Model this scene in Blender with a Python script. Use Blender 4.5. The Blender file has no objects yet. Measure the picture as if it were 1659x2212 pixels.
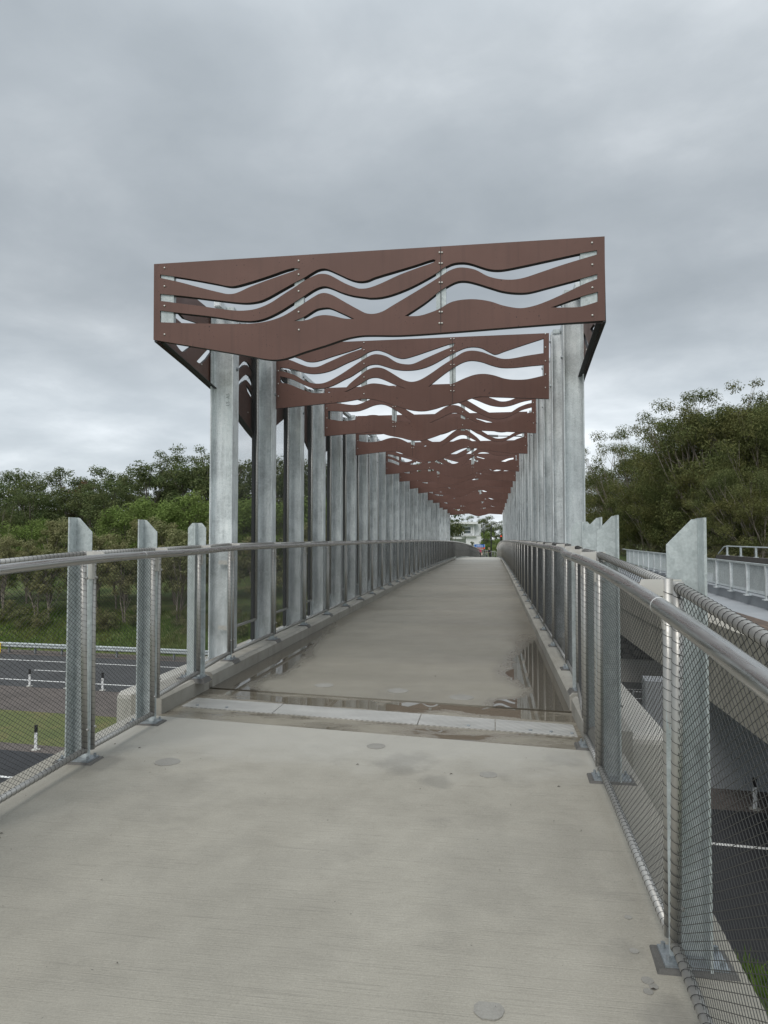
import bpy, bmesh, math, random
import numpy as np
from mathutils import Vector, Matrix
random.seed(7)
SC = bpy.context.scene
COL = SC.collection
PI = math.pi
TH = math.atan((1062-829.5)/1534)       # angle between the camera and the bridge axis
CT, ST = math.cos(TH), math.sin(TH)
def cw(X, Y):                            # across / ahead of the viewer -> world (x across the bridge, y along it)
    return (X*CT - Y*ST, X*ST + Y*CT)
def wc(u, v):
    return (u*CT + v*ST, -u*ST + v*CT)
# the highway runs obliquely under the bridge: n = distance across it, t = along it
def rt(n, t):
    return cw(.237*n + .972*t, .972*n - .237*t)
def nt(u, v):
    X, Y = wc(u, v)
    return (.237*X + .972*Y, .972*X - .237*Y)

# ---------------------------------------------------------------- materials
def mat(name, col=(.5,.5,.5), rough=.6, metal=0., spec=.5):
    m = bpy.data.materials.new(name); m.use_nodes = True
    b = m.node_tree.nodes['Principled BSDF']
    b.inputs['Base Color'].default_value = (*col, 1); b.inputs['Roughness'].default_value = rough
    b.inputs['Metallic'].default_value = metal; b.inputs['Specular IOR Level'].default_value = spec
    return m
class NT:
    def __init__(s, m): s.m = m; s.t = m.node_tree; s.b = s.t.nodes.get('Principled BSDF')
    def n(s, typ, **kw):
        x = s.t.nodes.new(typ)
        for k, v in kw.items():
            if k.startswith('_'): x.inputs[k[1:].replace('_', ' ')].default_value = v
            else: setattr(x, k, v)
        return x
    def l(s, a, b): s.t.links.new(a, b)
    def ramp(s, fac, stops, interp='LINEAR'):
        r = s.n('ShaderNodeValToRGB'); e = r.color_ramp.elements; r.color_ramp.interpolation = interp
        while len(e) < len(stops): e.new(.5)
        for i, (p, c) in enumerate(stops):
            e[i].position = p; e[i].color = (*c, 1) if len(c) == 3 else c
        s.l(fac, r.inputs[0]); return r.outputs[0]
    def noise(s, vec, scale, detail=4, rough=.55, dist=0):
        x = s.n('ShaderNodeTexNoise'); x.inputs['Scale'].default_value = scale; x.inputs['Detail'].default_value = detail
        x.inputs['Roughness'].default_value = rough; x.inputs['Distortion'].default_value = dist
        if vec is not None: s.l(vec, x.inputs['Vector'])
        return x.outputs[0]
    def mapped(s, scale=(1,1,1), rot=(0,0,0), loc=(0,0,0), src='Object', geo=False):
        if geo: o = s.n('ShaderNodeNewGeometry').outputs['Position']
        else: o = s.n('ShaderNodeTexCoord').outputs[src]
        mp = s.n('ShaderNodeMapping'); s.l(o, mp.inputs[0])
        mp.inputs['Scale'].default_value = scale; mp.inputs['Rotation'].default_value = rot; mp.inputs['Location'].default_value = loc
        return mp.outputs[0]
    def mix(s, fac, a, b, mode='MIX'):
        x = s.n('ShaderNodeMix'); x.data_type = 'RGBA'; x.blend_type = mode
        for val, i in ((fac, 0), (a, 6), (b, 7)):
            if isinstance(val, (int, float)): x.inputs[i].default_value = val
            elif isinstance(val, tuple): x.inputs[i].default_value = (*val, 1)
            else: s.l(val, x.inputs[i])
        return x.outputs[2]
    def math(s, op, a, b=0., clamp=False):
        x = s.n('ShaderNodeMath'); x.operation = op; x.use_clamp = clamp
        for i, v in ((0, a), (1, b)):
            if isinstance(v, (int, float)): x.inputs[i].default_value = v
            else: s.l(v, x.inputs[i])
        return x.outputs[0]
    def bump(s, h, strength=.3, dist=.01):
        x = s.n('ShaderNodeBump'); x.inputs['Strength'].default_value = strength; x.inputs['Distance'].default_value = dist
        s.l(h, x.inputs['Height']); s.l(x.outputs[0], s.b.inputs['Normal'])
    def col(s, c): s.l(c, s.b.inputs['Base Color'])
    def rough(s, c): s.l(c, s.b.inputs['Roughness'])
M = {}
# galvanised steel, mottled and streaked
def galv(name, lo, hi, metal=.55, rscale=1.):
    m = mat(name, hi, .45, metal); k = NT(m)
    oi = k.n('ShaderNodeObjectInfo').outputs['Random']; sh = k.n('ShaderNodeVectorMath', operation='SCALE'); sh.inputs[0].default_value = (17, 31, 43); k.l(oi, sh.inputs['Scale'])
    def jit(scale):
        o_ = k.mapped(geo=True, scale=scale); ad = k.n('ShaderNodeVectorMath', operation='ADD'); k.l(o_, ad.inputs[0]); k.l(sh.outputs[0], ad.inputs[1]); return ad.outputs[0]
    v = jit((1,1,1)); vs = jit((9,9,.8))
    vo = k.n('ShaderNodeTexVoronoi'); vo.inputs['Scale'].default_value = 38; k.l(v, vo.inputs['Vector'])
    a = k.noise(v, 2.2*rscale, 4, .6, .6); b = k.noise(vs, 2.0, 5, .65)
    mixf = k.math('ADD', k.math('MULTIPLY', a, .55), k.math('MULTIPLY', b, .45))
    c = k.ramp(mixf, [(.32, lo), (.46, tuple((x+y)/2 for x, y in zip(lo, hi))), (.56, hi), (.7, tuple(min(1, x*1.25) for x in hi))])
    fine = k.noise(k.mapped(geo=True), 90, 3, .7)
    sv = k.n('ShaderNodeSeparateColor'); k.l(vo.outputs['Color'], sv.inputs[0]); c = k.mix(.30, c, sv.outputs[0], 'SOFT_LIGHT'); c = k.mix(k.math('MULTIPLY', oi, .30), c, lo)
    c = k.mix(.25, c, k.ramp(fine, [(.35, tuple(x*.8 for x in lo)), (.65, tuple(min(1, x*1.2) for x in hi))]))
    k.col(c); k.rough(k.ramp(a, [(.3, (.32,)*3), (.7, (.6,)*3)])); k.bump(fine, .12, .004)
    return m
M['galv'] = galv('galvanised_steel', (.36,.385,.39), (.78,.82,.83), .2)
M['galvnew'] = galv('bright_galvanised_steel', (.36,.395,.395), (.52,.565,.565), .25, 3.)
M['galvdark'] = galv('dull_galvanised_steel', (.20,.22,.235), (.34,.37,.385), .4, 2.)
m = M['rail'] = mat('brushed_rail_steel', (.52,.51,.49), .28, .95); k = NT(m)
k.rough(k.ramp(k.noise(k.mapped(geo=True, scale=(40,.6,40)), 2, 4), [(.3, (.20,)*3), (.7, (.38,)*3)]))
k.col(k.ramp(k.noise(k.mapped(geo=True, scale=(60,.5,60)), 2, 4), [(.3, (.47,.46,.44)), (.7, (.56,.55,.53))]))
m = M['stainless'] = mat('stainless_steel', (.44,.43,.405), .45, .7); k = NT(m)
k.rough(k.ramp(k.noise(k.mapped(geo=True, scale=(30,1,30)), 2, 3), [(.3, (.38,)*3), (.7, (.52,)*3)]))
M['bracket'] = mat('pale_bracket_steel', (.62,.60,.56), .42, .4)
M['wire'] = mat('wire_rope', (.060,.060,.058), .5, .4, .35); M['lace'] = mat('dark_lacing', (.035,.036,.036), .6, .2, .3)
M['blacksteel'] = mat('black_steel', (.02,.022,.024), .45, .2)
M['core'] = mat('black_panel_core', (.012,.010,.010), .6)
m = M['brown'] = mat('brown_panel', (.130,.068,.055), .48, 0, .35); k = NT(m)
v = k.mapped(geo=True)
c = k.ramp(k.noise(v, 1.3, 3), [(.35, (.120,.063,.050)), (.65, (.144,.076,.061))])
drops = k.ramp(k.noise(k.mapped(geo=True, scale=(1,1,.7)), 60, 1, .4), [(.70, (0,0,0)), (.73, (1,1,1))])
zone = k.ramp(k.noise(v, 2.6, 2), [(.5, (0,0,0)), (.6, (1,1,1))])
k.col(k.mix(k.math('MULTIPLY', drops, zone), c, (.03,.018,.016)))
k.rough(k.ramp(k.noise(v, 3, 3), [(.3, (.38,)*3), (.7, (.55,)*3)]))
run_ = k.ramp(k.noise(k.mapped(geo=True, scale=(14,14,.5)), 1.6, 4), [(.52, (0,)*3), (.72, (.35,)*3)])
bc = k.b.inputs['Base Color'].links[0].from_socket; k.col(k.mix(run_, bc, (.085,.048,.040)))
# concrete family
def concrete(name, lo, hi, rough=(.55,.8), sc=1., brush=0., stain=(.16,.15,.13)):
    m = mat(name, hi, .7); k = NT(m); v = k.mapped(geo=True)
    big = k.noise(v, .55*sc, 5, .6, .4); mid = k.noise(v, 4*sc, 5, .65); fine = k.noise(v, 120, 3, .8)
    f = k.math('ADD', k.math('MULTIPLY', big, .6), k.math('MULTIPLY', mid, .4))
    c = k.ramp(f, [(.34, lo), (.5, tuple((x*1.0+y)/2 for x, y in zip(lo, hi))), (.64, hi)])
    c = k.mix(.22, c, k.ramp(fine, [(.3, tuple(x*.55 for x in lo)), (.7, tuple(x*1.3 for x in hi))]))
    st = k.ramp(k.noise(v, 1.7*sc, 6, .62, .8), [(.60, (0,0,0)), (.70, (1,1,1))])
    c = k.mix(k.math('MULTIPLY', st, .35), c, stain)
    k.col(c); k.rough(k.ramp(mid, [(.3, (rough[0],)*3), (.7, (rough[1],)*3)]))
    if brush:
        br = k.noise(k.mapped(geo=True, scale=(3,170,1), rot=(0,0,.06)), 1., 3, .6)
        k.bump(k.math('ADD', k.math('MULTIPLY', br, brush), k.math('MULTIPLY', fine, .4)), .6, .005)
    else: k.bump(fine, .3, .004)
    return m, k, c
M['path'], k, c = concrete('brushed_concrete', (.245,.228,.188), (.345,.325,.275), (.5,.72), 1., 1.)
# thin brushed lines and pores
br = k.ramp(k.noise(k.mapped(geo=True, scale=(2.2,120,1), rot=(0,0,-.02)), 1., 4, .6), [(.30, (.80,)*3), (.45, (1,)*3)])
c = k.mix(1., c, br, 'MULTIPLY')
por = k.ramp(k.noise(k.mapped(geo=True), 55, 2, .5), [(.20, (.35,)*3), (.25, (1,)*3)])
c = k.mix(1., c, por, 'MULTIPLY')
pos = k.n('ShaderNodeNewGeometry').outputs['Position']; wob = k.noise(k.mapped(geo=True), 3.5, 5, .6)
for (x0, y0, r0, st_) in ((-.62, 4.95, .26, .45), (-.35, 4.62, .15, .4), (-1.9, 4.2, .45, .18), (.50, 5.18, .18, .45), (.52, 2.95, .13, .4), (.62, 2.5, .22, .5), (-2.72, 4.6, .22, .4), (.2, 3.6, .7, .14), (-1.2, 3.0, .9, .12)):
    vd = k.n('ShaderNodeVectorMath', operation='DISTANCE'); k.l(pos, vd.inputs[0]); vd.inputs[1].default_value = (x0, y0, 0)
    f_ = k.ramp(k.math('ADD', k.math('DIVIDE', vd.outputs['Value'], r0), k.math('MULTIPLY', k.math('SUBTRACT', wob, .5), 2.2)), [(.45, (st_,)*3), (.95, (0,)*3)])
    c = k.mix(f_, c, (.13,.125,.11))
sp0 = k.n('ShaderNodeSeparateXYZ'); k.l(pos, sp0.inputs[0])
cl = k.ramp(k.math('ADD', k.math('MULTIPLY', k.math('SUBTRACT', sp0.outputs[1], 4.0), .6), k.math('MULTIPLY', wob, .5)), [(.62, (0,)*3), (.98, (.5,)*3)])
c = k.mix(cl, c, (.40,.39,.355))
k.col(c)
# bridge deck: damp, with wetter margins along the kerbs and dry-wet tide marks
M['deck'], k, c = concrete('damp_deck_concrete', (.188,.172,.138), (.262,.242,.198), (.38,.6), .8, .6)
pos = k.n('ShaderNodeNewGeometry').outputs['Position']
sx = k.n('ShaderNodeSeparateXYZ'); k.l(pos, sx.inputs[0])
edge = k.math('ABSOLUTE', k.math('ADD', sx.outputs[0], 1.1))
wob = k.math('MULTIPLY', k.noise(k.mapped(geo=True, scale=(1.2,.35,1)), 1.5, 4), .9)
sc_ = k.math('MULTIPLY', k.math('ADD', edge, k.math('SUBTRACT', wob, .45)), .5)
wet = k.ramp(sc_, [(.66, (0,0,0)), (.80, (1,1,1))])
near = k.ramp(k.math('MULTIPLY', sx.outputs[1], .05), [(.33, (1,1,1)), (.9, (.15,.15,.15))])
wf = k.math('MULTIPLY', wet, near)
c = k.mix(k.math('MULTIPLY', wf, .8), c, (.12,.10,.072))
# standing water: lies between the kerb and a shoreline, u(v), roughened by noise; a damp fringe runs ahead of it
def shore(pts, v0=6., v1=16., u0=-4., u1=2.):
    fc = k.n('ShaderNodeFloatCurve'); cv = fc.mapping.curves[0]; cv.points[0].location = (0, (pts[0][1]-u0)/(u1-u0)); cv.points[1].location = (1, (pts[-1][1]-u0)/(u1-u0))
    for v_, u_ in pts[1:-1]: cv.points.new((v_-v0)/(v1-v0), (u_-u0)/(u1-u0))
    fc.mapping.update(); k.l(k.math('DIVIDE', k.math('SUBTRACT', sx.outputs[1], v0), v1-v0, True), fc.inputs['Value'])
    return k.math('ADD', k.math('MULTIPLY', fc.outputs[0], u1-u0), u0)
rag = k.math('MULTIPLY', k.math('SUBTRACT', k.noise(k.mapped(geo=True, scale=(3.2,1.3,1)), 2.2, 7, .62, .4), .5), .42)
uR = shore([(6,.35),(6.6,.05),(6.85,-.02),(7.05,.24),(7.3,.40),(7.7,.31),(8.0,.22),(8.35,.16),(8.8,.22),(9.4,.29),(10.2,.44),(11.0,.62),(11.6,.85),(16,1.9)])
uL = shore([(6,-2.45),(7.0,-2.40),(7.4,-2.58),(7.8,-2.45),(8.2,-2.40),(8.8,-2.42),(9.4,-2.50),(10.2,-2.62),(11.2,-2.74),(12.4,-2.86),(13.2,-3.05),(16,-3.9)])
dR = k.math('ADD', k.math('SUBTRACT', sx.outputs[0], uR), rag); dL = k.math('ADD', k.math('SUBTRACT', uL, sx.outputs[0]), rag)
dep = k.math('MAXIMUM', dR, dL)
dep1 = k.math('ADD', dep, .5)
pud = k.ramp(dep1, [(.495, (0,)*3), (.512, (1,)*3)]); damp = k.ramp(dep1, [(.30, (0,)*3), (.5, (1,)*3)])
c = k.mix(k.math('MULTIPLY', damp, .75), c, (.130,.115,.090)); c = k.mix(k.math('MULTIPLY', pud, .6), c, (.075,.066,.052))
k.col(c)
band = k.noise(k.mapped(geo=True, scale=(.25,1.4,1)), .9, 3)
ro = k.mix(wf, k.ramp(band, [(.35, (.36,)*3), (.65, (.60,)*3)]), (.20,.20,.20))
ro = k.mix(damp, ro, (.17,.17,.17)); k.rough(k.mix(pud, ro, (.012,)*3))
for nd in k.t.nodes:
    if nd.type == 'BUMP': k.l(k.math('MULTIPLY', k.math('SUBTRACT', 1., pud), .5), nd.inputs['Strength'])
# joint slab: the same damp concrete with shallow water in its low spots
M['joint'], k, c = concrete('wet_joint_concrete', (.20,.18,.14), (.28,.255,.205), (.3,.5), 2., .3)
lw = k.noise(k.mapped(geo=True, scale=(.8,2.2,1)), 1.7, 6, .55, .3); sx = k.n('ShaderNodeSeparateXYZ'); k.l(k.n('ShaderNodeNewGeometry').outputs['Position'], sx.inputs[0])
# the far side of the ribbed strip holds more water than the near side
side_ = k.ramp(k.math('ADD', k.math('MULTIPLY', k.math('ADD', sx.outputs[1], k.math('MULTIPLY', sx.outputs[0], .137)), .5), -2.6), [(.52, (-.06,)*3), (.56, (.10,)*3)])
side_.node.color_ramp.elements[0].color = (0,0,0,1); side_.node.color_ramp.elements[1].color = (.15,.15,.15,1)
lv = k.math('ADD', lw, side_)
pud = k.ramp(lv, [(.575, (0,)*3), (.59, (1,)*3)]); damp = k.ramp(lv, [(.42, (0,)*3), (.58, (1,)*3)])
c = k.mix(k.math('MULTIPLY', damp, .7), c, (.16,.14,.108)); k.col(k.mix(k.math('MULTIPLY', pud, .5), c, (.09,.075,.052)))
k.rough(k.mix(pud, k.mix(damp, (.42,)*3, (.16,)*3), (.012,)*3))
for nd in k.t.nodes:
    if nd.type == 'BUMP': k.l(k.math('MULTIPLY', k.math('SUBTRACT', 1., pud), .4), nd.inputs['Strength'])
M['conc'], _, _ = concrete('pale_concrete', (.36,.345,.31), (.50,.485,.44), (.6,.85), 1.4)
m, k, c = concrete('kerb_concrete', (.25,.235,.20), (.38,.365,.325), (.5,.8), 2.)
dr = k.ramp(k.noise(k.mapped(geo=True, scale=(5,5,1.6)), 1.0, 5, .6, .6), [(.50, (0,)*3), (.72, (.4,)*3)])
k.col(k.mix(dr, c, (.11,.095,.075))); M['kerb'] = m
m, k, c = concrete('girder_concrete', (.30,.28,.235), (.40,.378,.325), (.65,.85), .8)
dr = k.ramp(k.noise(k.mapped(geo=True, scale=(3,3,.5)), 1.0, 5), [(.5, (0,)*3), (.68, (.45,)*3)])
k.col(k.mix(dr, c, (.15,.14,.12))); M['girder'] = m
M['slate'], _, _ = concrete('shaded_grey_concrete', (.25,.265,.28), (.33,.345,.36), (.6,.85), 1.)
M['dirty'], _, _ = concrete('dirty_dark_concrete', (.035,.03,.028), (.09,.08,.07), (.6,.85), 2., 0, (.02,.02,.018))
M['mortar'], _, _ = concrete('mortar', (.075,.072,.066), (.14,.135,.125), (.5,.8), 6.)
m = M['wood'] = mat('stained_walkway', (.09,.06,.04), .6); k = NT(m)
k.col(k.ramp(k.noise(k.mapped(geo=True, scale=(9,.7,1)), 2, 5), [(.35, (.035,.028,.022)), (.6, (.13,.08,.05)), (.75, (.22,.17,.12))]))
m = M['asphalt'] = mat('asphalt', (.05,.05,.052), .75); k = NT(m)
k.col(k.mix(.4, k.ramp(k.noise(k.mapped(geo=True, scale=(1,.25,1), rot=(0,0,.4)), .8, 4), [(.35, (.036,.038,.041)), (.65, (.060,.062,.064))]), k.ramp(k.noise(k.mapped(geo=True), 60, 2), [(.3, (.02,.02,.02)), (.7, (.10,.10,.10))])))
m = M['asphalt_new'] = mat('fresh_dark_asphalt', (.02,.02,.022), .7); k = NT(m)
k.col(k.mix(.4, k.ramp(k.noise(k.mapped(geo=True, scale=(1,.25,1), rot=(0,0,.4)), .8, 4), [(.35, (.014,.015,.018)), (.65, (.026,.027,.031))]), k.ramp(k.noise(k.mapped(geo=True), 60, 2), [(.3, (.008,.008,.009)), (.7, (.045,.045,.047))])))
M['paint'] = mat('road_paint', (.72,.72,.70), .6)
M['white'] = mat('white_paint', (.74,.75,.75), .5)
M['offwhite'] = mat('pale_grey_cladding', (.58,.60,.60), .55)
M['black'] = mat('black_plastic', (.015,.015,.016), .4)
M['yellow'] = mat('yellow_sign_paint', (.85,.62,.02), .5)
M['blue'] = mat('blue_sign_paint', (.02,.14,.52), .5)
M['glass'] = mat('window_glass', (.10,.12,.13), .12)
# ground: grass, leaf litter and gravel
m = M['ground'] = mat('verge_ground', (.06,.08,.03), .9); k = NT(m)
v = k.mapped(geo=True)
g = k.ramp(k.noise(v, .35, 6, .65, .5), [(.3, (.065,.105,.022)), (.5, (.095,.14,.030)), (.62, (.15,.15,.05)), (.78, (.16,.125,.075))])
k.col(k.mix(.35, g, k.ramp(k.noise(v, 14, 4, .7), [(.3, (.02,.03,.008)), (.7, (.13,.15,.05))])))
k.bump(k.noise(v, 9, 4, .7), .7, .08)
m = M['gravel'] = mat('gravel', (.12,.10,.09), .9); k = NT(m); v = k.mapped(geo=True)
k.col(k.mix(.45, k.ramp(k.noise(v, .5, 5, .65, .4), [(.35, (.075,.062,.055)), (.6, (.135,.112,.10)), (.75, (.17,.15,.125))]), k.ramp(k.noise(v, 22, 3, .8), [(.3, (.03,.026,.024)), (.7, (.24,.21,.19))])))
k.bump(k.noise(v, 22, 3, .8), .8, .05)
m = M['lawn'] = mat('mown_grass', (.07,.09,.03), .9); k = NT(m); v = k.mapped(geo=True)
k.col(k.mix(.4, k.ramp(k.noise(v, .5, 6, .7, .4), [(.3, (.070,.105,.020)), (.5, (.115,.135,.034)), (.66, (.19,.15,.06)), (.8, (.17,.14,.09))]), k.ramp(k.noise(v, 16, 4, .8), [(.3, (.02,.03,.01)), (.7, (.17,.18,.07))])))
k.bump(k.noise(v, 16, 4), .6, .05)
m = M['rock'] = mat('dark_rock_facing', (.08,.075,.07), .9); k = NT(m); v = k.mapped(geo=True)
vo = k.n('ShaderNodeTexVoronoi', feature='DISTANCE_TO_EDGE'); vo.inputs['Scale'].default_value = 2.2; k.l(v, vo.inputs['Vector'])
k.col(k.ramp(vo.outputs[0], [(.03, (.02,.018,.016)), (.12, (.15,.135,.12))]))
# ribbed steel cover plate
m = M['ribbed'] = mat('ribbed_plate', (.4,.4,.38), .45, .2); k = NT(m)
w = k.n('ShaderNodeTexWave', wave_type='BANDS', bands_direction='X'); w.inputs['Scale'].default_value = 1.0
k.l(k.mapped(geo=True, scale=(9,9,1), rot=(0,0,.9)), w.inputs['Vector'])
st = k.ramp(k.noise(k.mapped(geo=True, scale=(1,3,1)), 2, 5), [(.35, (.40,.395,.37)), (.65, (.57,.56,.53))])
k.col(k.mix(k.math('MULTIPLY', w.outputs[1], .7), st, (.24,.235,.22))); k.bump(w.outputs[1], .5, .004)
M['galvcard'] = M['galv']
# foliage: every leaf gets its own tint
def leafmat(name, cols, rough=.6):
    m = mat(name, cols[1], .75, 0, .10); k = NT(m)
    r = k.n('ShaderNodeNewGeometry').outputs['Random Per Island']
    c = k.ramp(r, [(0, cols[0]), (.5, cols[1]), (1, cols[2])])
    oi = k.n('ShaderNodeObjectInfo').outputs['Random']
    c = k.mix(k.math('MULTIPLY', oi, .35), c, cols[0])
    cl = k.noise(k.mapped(geo=True), .45, 2)
    c = k.mix(k.ramp(cl, [(.4, (0,)*3), (.65, (.55,)*3)]), c, cols[3])
    k.col(c)
    b = k.b; tr = k.n('ShaderNodeBsdfTranslucent'); k.l(c, tr.inputs[0])
    ms = k.n('ShaderNodeMixShader'); ms.inputs[0].default_value = .38
    out = k.t.nodes['Material Output']; k.l(b.outputs[0], ms.inputs[1]); k.l(tr.outputs[0], ms.inputs[2]); k.l(ms.outputs[0], out.inputs[0])
    return m
M['leaf_olive'] = leafmat('olive_leaves', [(0.122,0.140,0.059), (0.207,0.226,0.098), (0.329,0.329,0.177), (0.256,0.220,0.116)])
M['leaf_dark'] = leafmat('dark_green_leaves', [(0.061,0.091,0.037), (0.110,0.146,0.056), (0.183,0.220,0.095), (0.146,0.146,0.063)])
M['leaf_bright'] = leafmat('fresh_green_leaves', [(0.104,0.152,0.041), (0.171,0.244,0.063), (0.256,0.342,0.104), (0.207,0.244,0.085)])
M['leaf_hill'] = leafmat('hillside_leaves', [(0.067,0.085,0.032), (0.120,0.144,0.052), (0.207,0.232,0.095), (0.171,0.152,0.055)])
M['leaf_brown'] = leafmat('browning_leaves', [(.07,.06,.03), (.16,.10,.06), (.30,.17,.10), (.06,.06,.03)])
M['leaf_lime'] = leafmat('lime_fern_leaves', [(.08,.15,.03), (.13,.23,.05), (.20,.32,.08), (.12,.2,.05)])
M['leaf_grass'] = leafmat('grass_blades', [(.08,.14,.030), (.13,.21,.045), (.21,.29,.075), (.22,.20,.07)])
def bark(name, a, b):
    m = mat(name, a, .8); k = NT(m)
    k.col(k.ramp(k.noise(k.mapped(geo=True, scale=(5,5,1)), 3, 4), [(.35, a), (.65, b)])); return m
M['bark_pale'] = bark('pale_bark', (.15,.125,.10), (.32,.28,.235))
M['bark_dark'] = bark('grey_bark', (.06,.05,.042), (.14,.12,.10))
M['skin'] = mat('skin', (.55,.34,.26), .5); M['pink'] = mat('pink_fabric', (.75,.05,.16), .7); M['navy'] = mat('navy_fabric', (.010,.012,.03), .7)
M['darkcloth'] = mat('dark_trousers', (.012,.012,.014), .7); M['hair'] = mat('fair_hair', (.50,.40,.28), .6); M['greyhair'] = mat('grey_hair', (.35,.33,.31), .6)
M['palebag'] = mat('pale_bag', (.55,.45,.38), .7)
M['redlamp'] = mat('red_lamp', (.8,.05,.02), .4); b_ = M['redlamp'].node_tree.nodes['Principled BSDF']
b_.inputs['Emission Color'].default_value = (1, .08, .03, 1); b_.inputs['Emission Strength'].default_value = 1.6

# ---------------------------------------------------------------- mesh helpers
class MB:
    def __init__(s): s.v = []; s.f = []; s.mi = []; s.cur = 0
    def add(s, vs, fs):
        o = len(s.v); s.v.extend(vs); s.f.extend([tuple(i+o for i in f) for f in fs]); s.mi.extend([s.cur]*len(fs)); return s
    def box(s, x0, x1, y0, y1, z0, z1, tf=None):
        vs = [(x, y, z) for z in (z0, z1) for y in (y0, y1) for x in (x0, x1)]
        if tf: vs = [tf(*p) for p in vs]
        return s.add(vs, [(0,2,3,1), (4,5,7,6), (0,1,5,4), (2,6,7,3), (0,4,6,2), (1,3,7,5)])
    def hexa(s, b, t):       # 4 bottom and 4 top points, same winding
        return s.add(list(b)+list(t), [(3,2,1,0), (4,5,6,7), (0,1,5,4), (1,2,6,5), (2,3,7,6), (3,0,4,7)])
    def tube(s, pts, r, n=8, cap=True):
        pts = [Vector(p) for p in pts]; rs = r if isinstance(r, (list, tuple)) else [r]*len(pts)
        o = len(s.v); up0 = None
        for i, p in enumerate(pts):
            d = (pts[min(i+1, len(pts)-1)] - pts[max(i-1, 0)]).normalized()
            up = Vector((0,0,1)) if abs(d.z) < .9 else Vector((1,0,0))
            if up0 is not None: up = up0
            a = d.cross(up); a = a.normalized() if a.length > 1e-6 else Vector((1,0,0)); b = a.cross(d); up0 = b
            for j in range(n):
                q = p + rs[i]*(a*math.cos(2*PI*j/n) + b*math.sin(2*PI*j/n)); s.v.append(tuple(q))
        k = 0
        for i in range(len(pts)-1):
            for j in range(n):
                s.f.append((o+i*n+j, o+i*n+(j+1)%n, o+(i+1)*n+(j+1)%n, o+(i+1)*n+j)); k += 1
        if cap:
            s.f.append(tuple(o+j for j in range(n))[::-1]); s.f.append(tuple(o+(len(pts)-1)*n+j for j in range(n))); k += 2
        s.mi.extend([s.cur]*k); return s
    def prism(s, poly, y0, y1, ax='y'):       # poly of 2D points extruded
        n = len(poly)
        P = {'y': lambda a, b, y: (a, y, b), 'x': lambda a, b, y: (y, a, b), 'z': lambda a, b, y: (a, b, y)}[ax]
        return s.add([P(a, b, y0) for a, b in poly] + [P(a, b, y1) for a, b in poly],
            [tuple(range(n)), tuple(range(2*n-1, n-1, -1))] + [(i, i+n, (i+1)%n+n, (i+1)%n) for i in range(n)])
    def mesh(s, name, m, smooth=False):
        me = bpy.data.meshes.new(name); me.from_pydata(s.v, [], s.f)
        for mm in (m if isinstance(m, (list, tuple)) else [m]): me.materials.append(mm)
        if isinstance(m, (list, tuple)): me.polygons.foreach_set('material_index', s.mi)
        if smooth: me.polygons.foreach_set('use_smooth', [len(p) == 4 for p in s.f])
        me.validate(); me.update(); return me
    def fix(s, me):
        bm = bmesh.new(); bm.from_mesh(me); bmesh.ops.recalc_face_normals(bm, faces=bm.faces); bm.to_mesh(me); bm.free()
    def build(s, name, m, parent=None, loc=None, smooth=False):
        me = s.mesh(name, m, smooth); s.fix(me); return link(name, me, parent, loc)
def link(name, me, parent=None, loc=None, rz=0.):
    o = bpy.data.objects.new(name, me); COL.objects.link(o)
    if parent: o.parent = parent
    if loc: o.location = loc
    if rz: o.rotation_euler = (0, 0, rz)
    return o
def thing(name, label, cat, loc=(0,0,0), rz=0., group=None):
    o = bpy.data.objects.new(name, None); COL.objects.link(o); o.location = loc; o.rotation_euler = (0,0,rz); o.empty_display_size = .3
    o['label'] = label; o['category'] = cat
    if group: o['group'] = group
    return o
def tag(o, label, cat, group=None):
    o['label'] = label; o['category'] = cat
    if group: o['group'] = group
    return o
def struct(o): o['kind'] = 'structure'; return o
def stuff(o, label, cat): o['kind'] = 'stuff'; o['label'] = label; o['category'] = cat; return o
def smoothpoly(pts, closed=True, sharp=42, res=4):
    n = len(pts); out = []
    P = [Vector(p) for p in pts]
    def corner(i):
        a = P[i]-P[(i-1)%n]; b = P[(i+1)%n]-P[i]
        return a.length < 1e-6 or b.length < 1e-6 or math.degrees(a.angle(b)) > sharp
    C = [corner(i) for i in range(n)]
    for i in range(n):
        p1, p2 = P[i], P[(i+1)%n]; L = (p2-p1).length
        def tan(j):
            a = P[(j-1)%n]; b = P[(j+1)%n]; d = (b-a)
            return d.normalized()*L if d.length > 1e-9 else d
        m1 = (p2-p1) if C[i] else tan(i); m2 = (p2-p1) if C[(i+1)%n] else tan((i+1)%n)
        for k_ in range(res):
            t = k_/res; t2 = t*t; t3 = t2*t
            q = (2*t3-3*t2+1)*p1 + (t3-2*t2+t)*m1 + (-2*t3+3*t2)*p2 + (t3-t2)*m2
            out.append((q.x, q.y))
            if C[i] and C[(i+1)%n]: break
    return out
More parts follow.
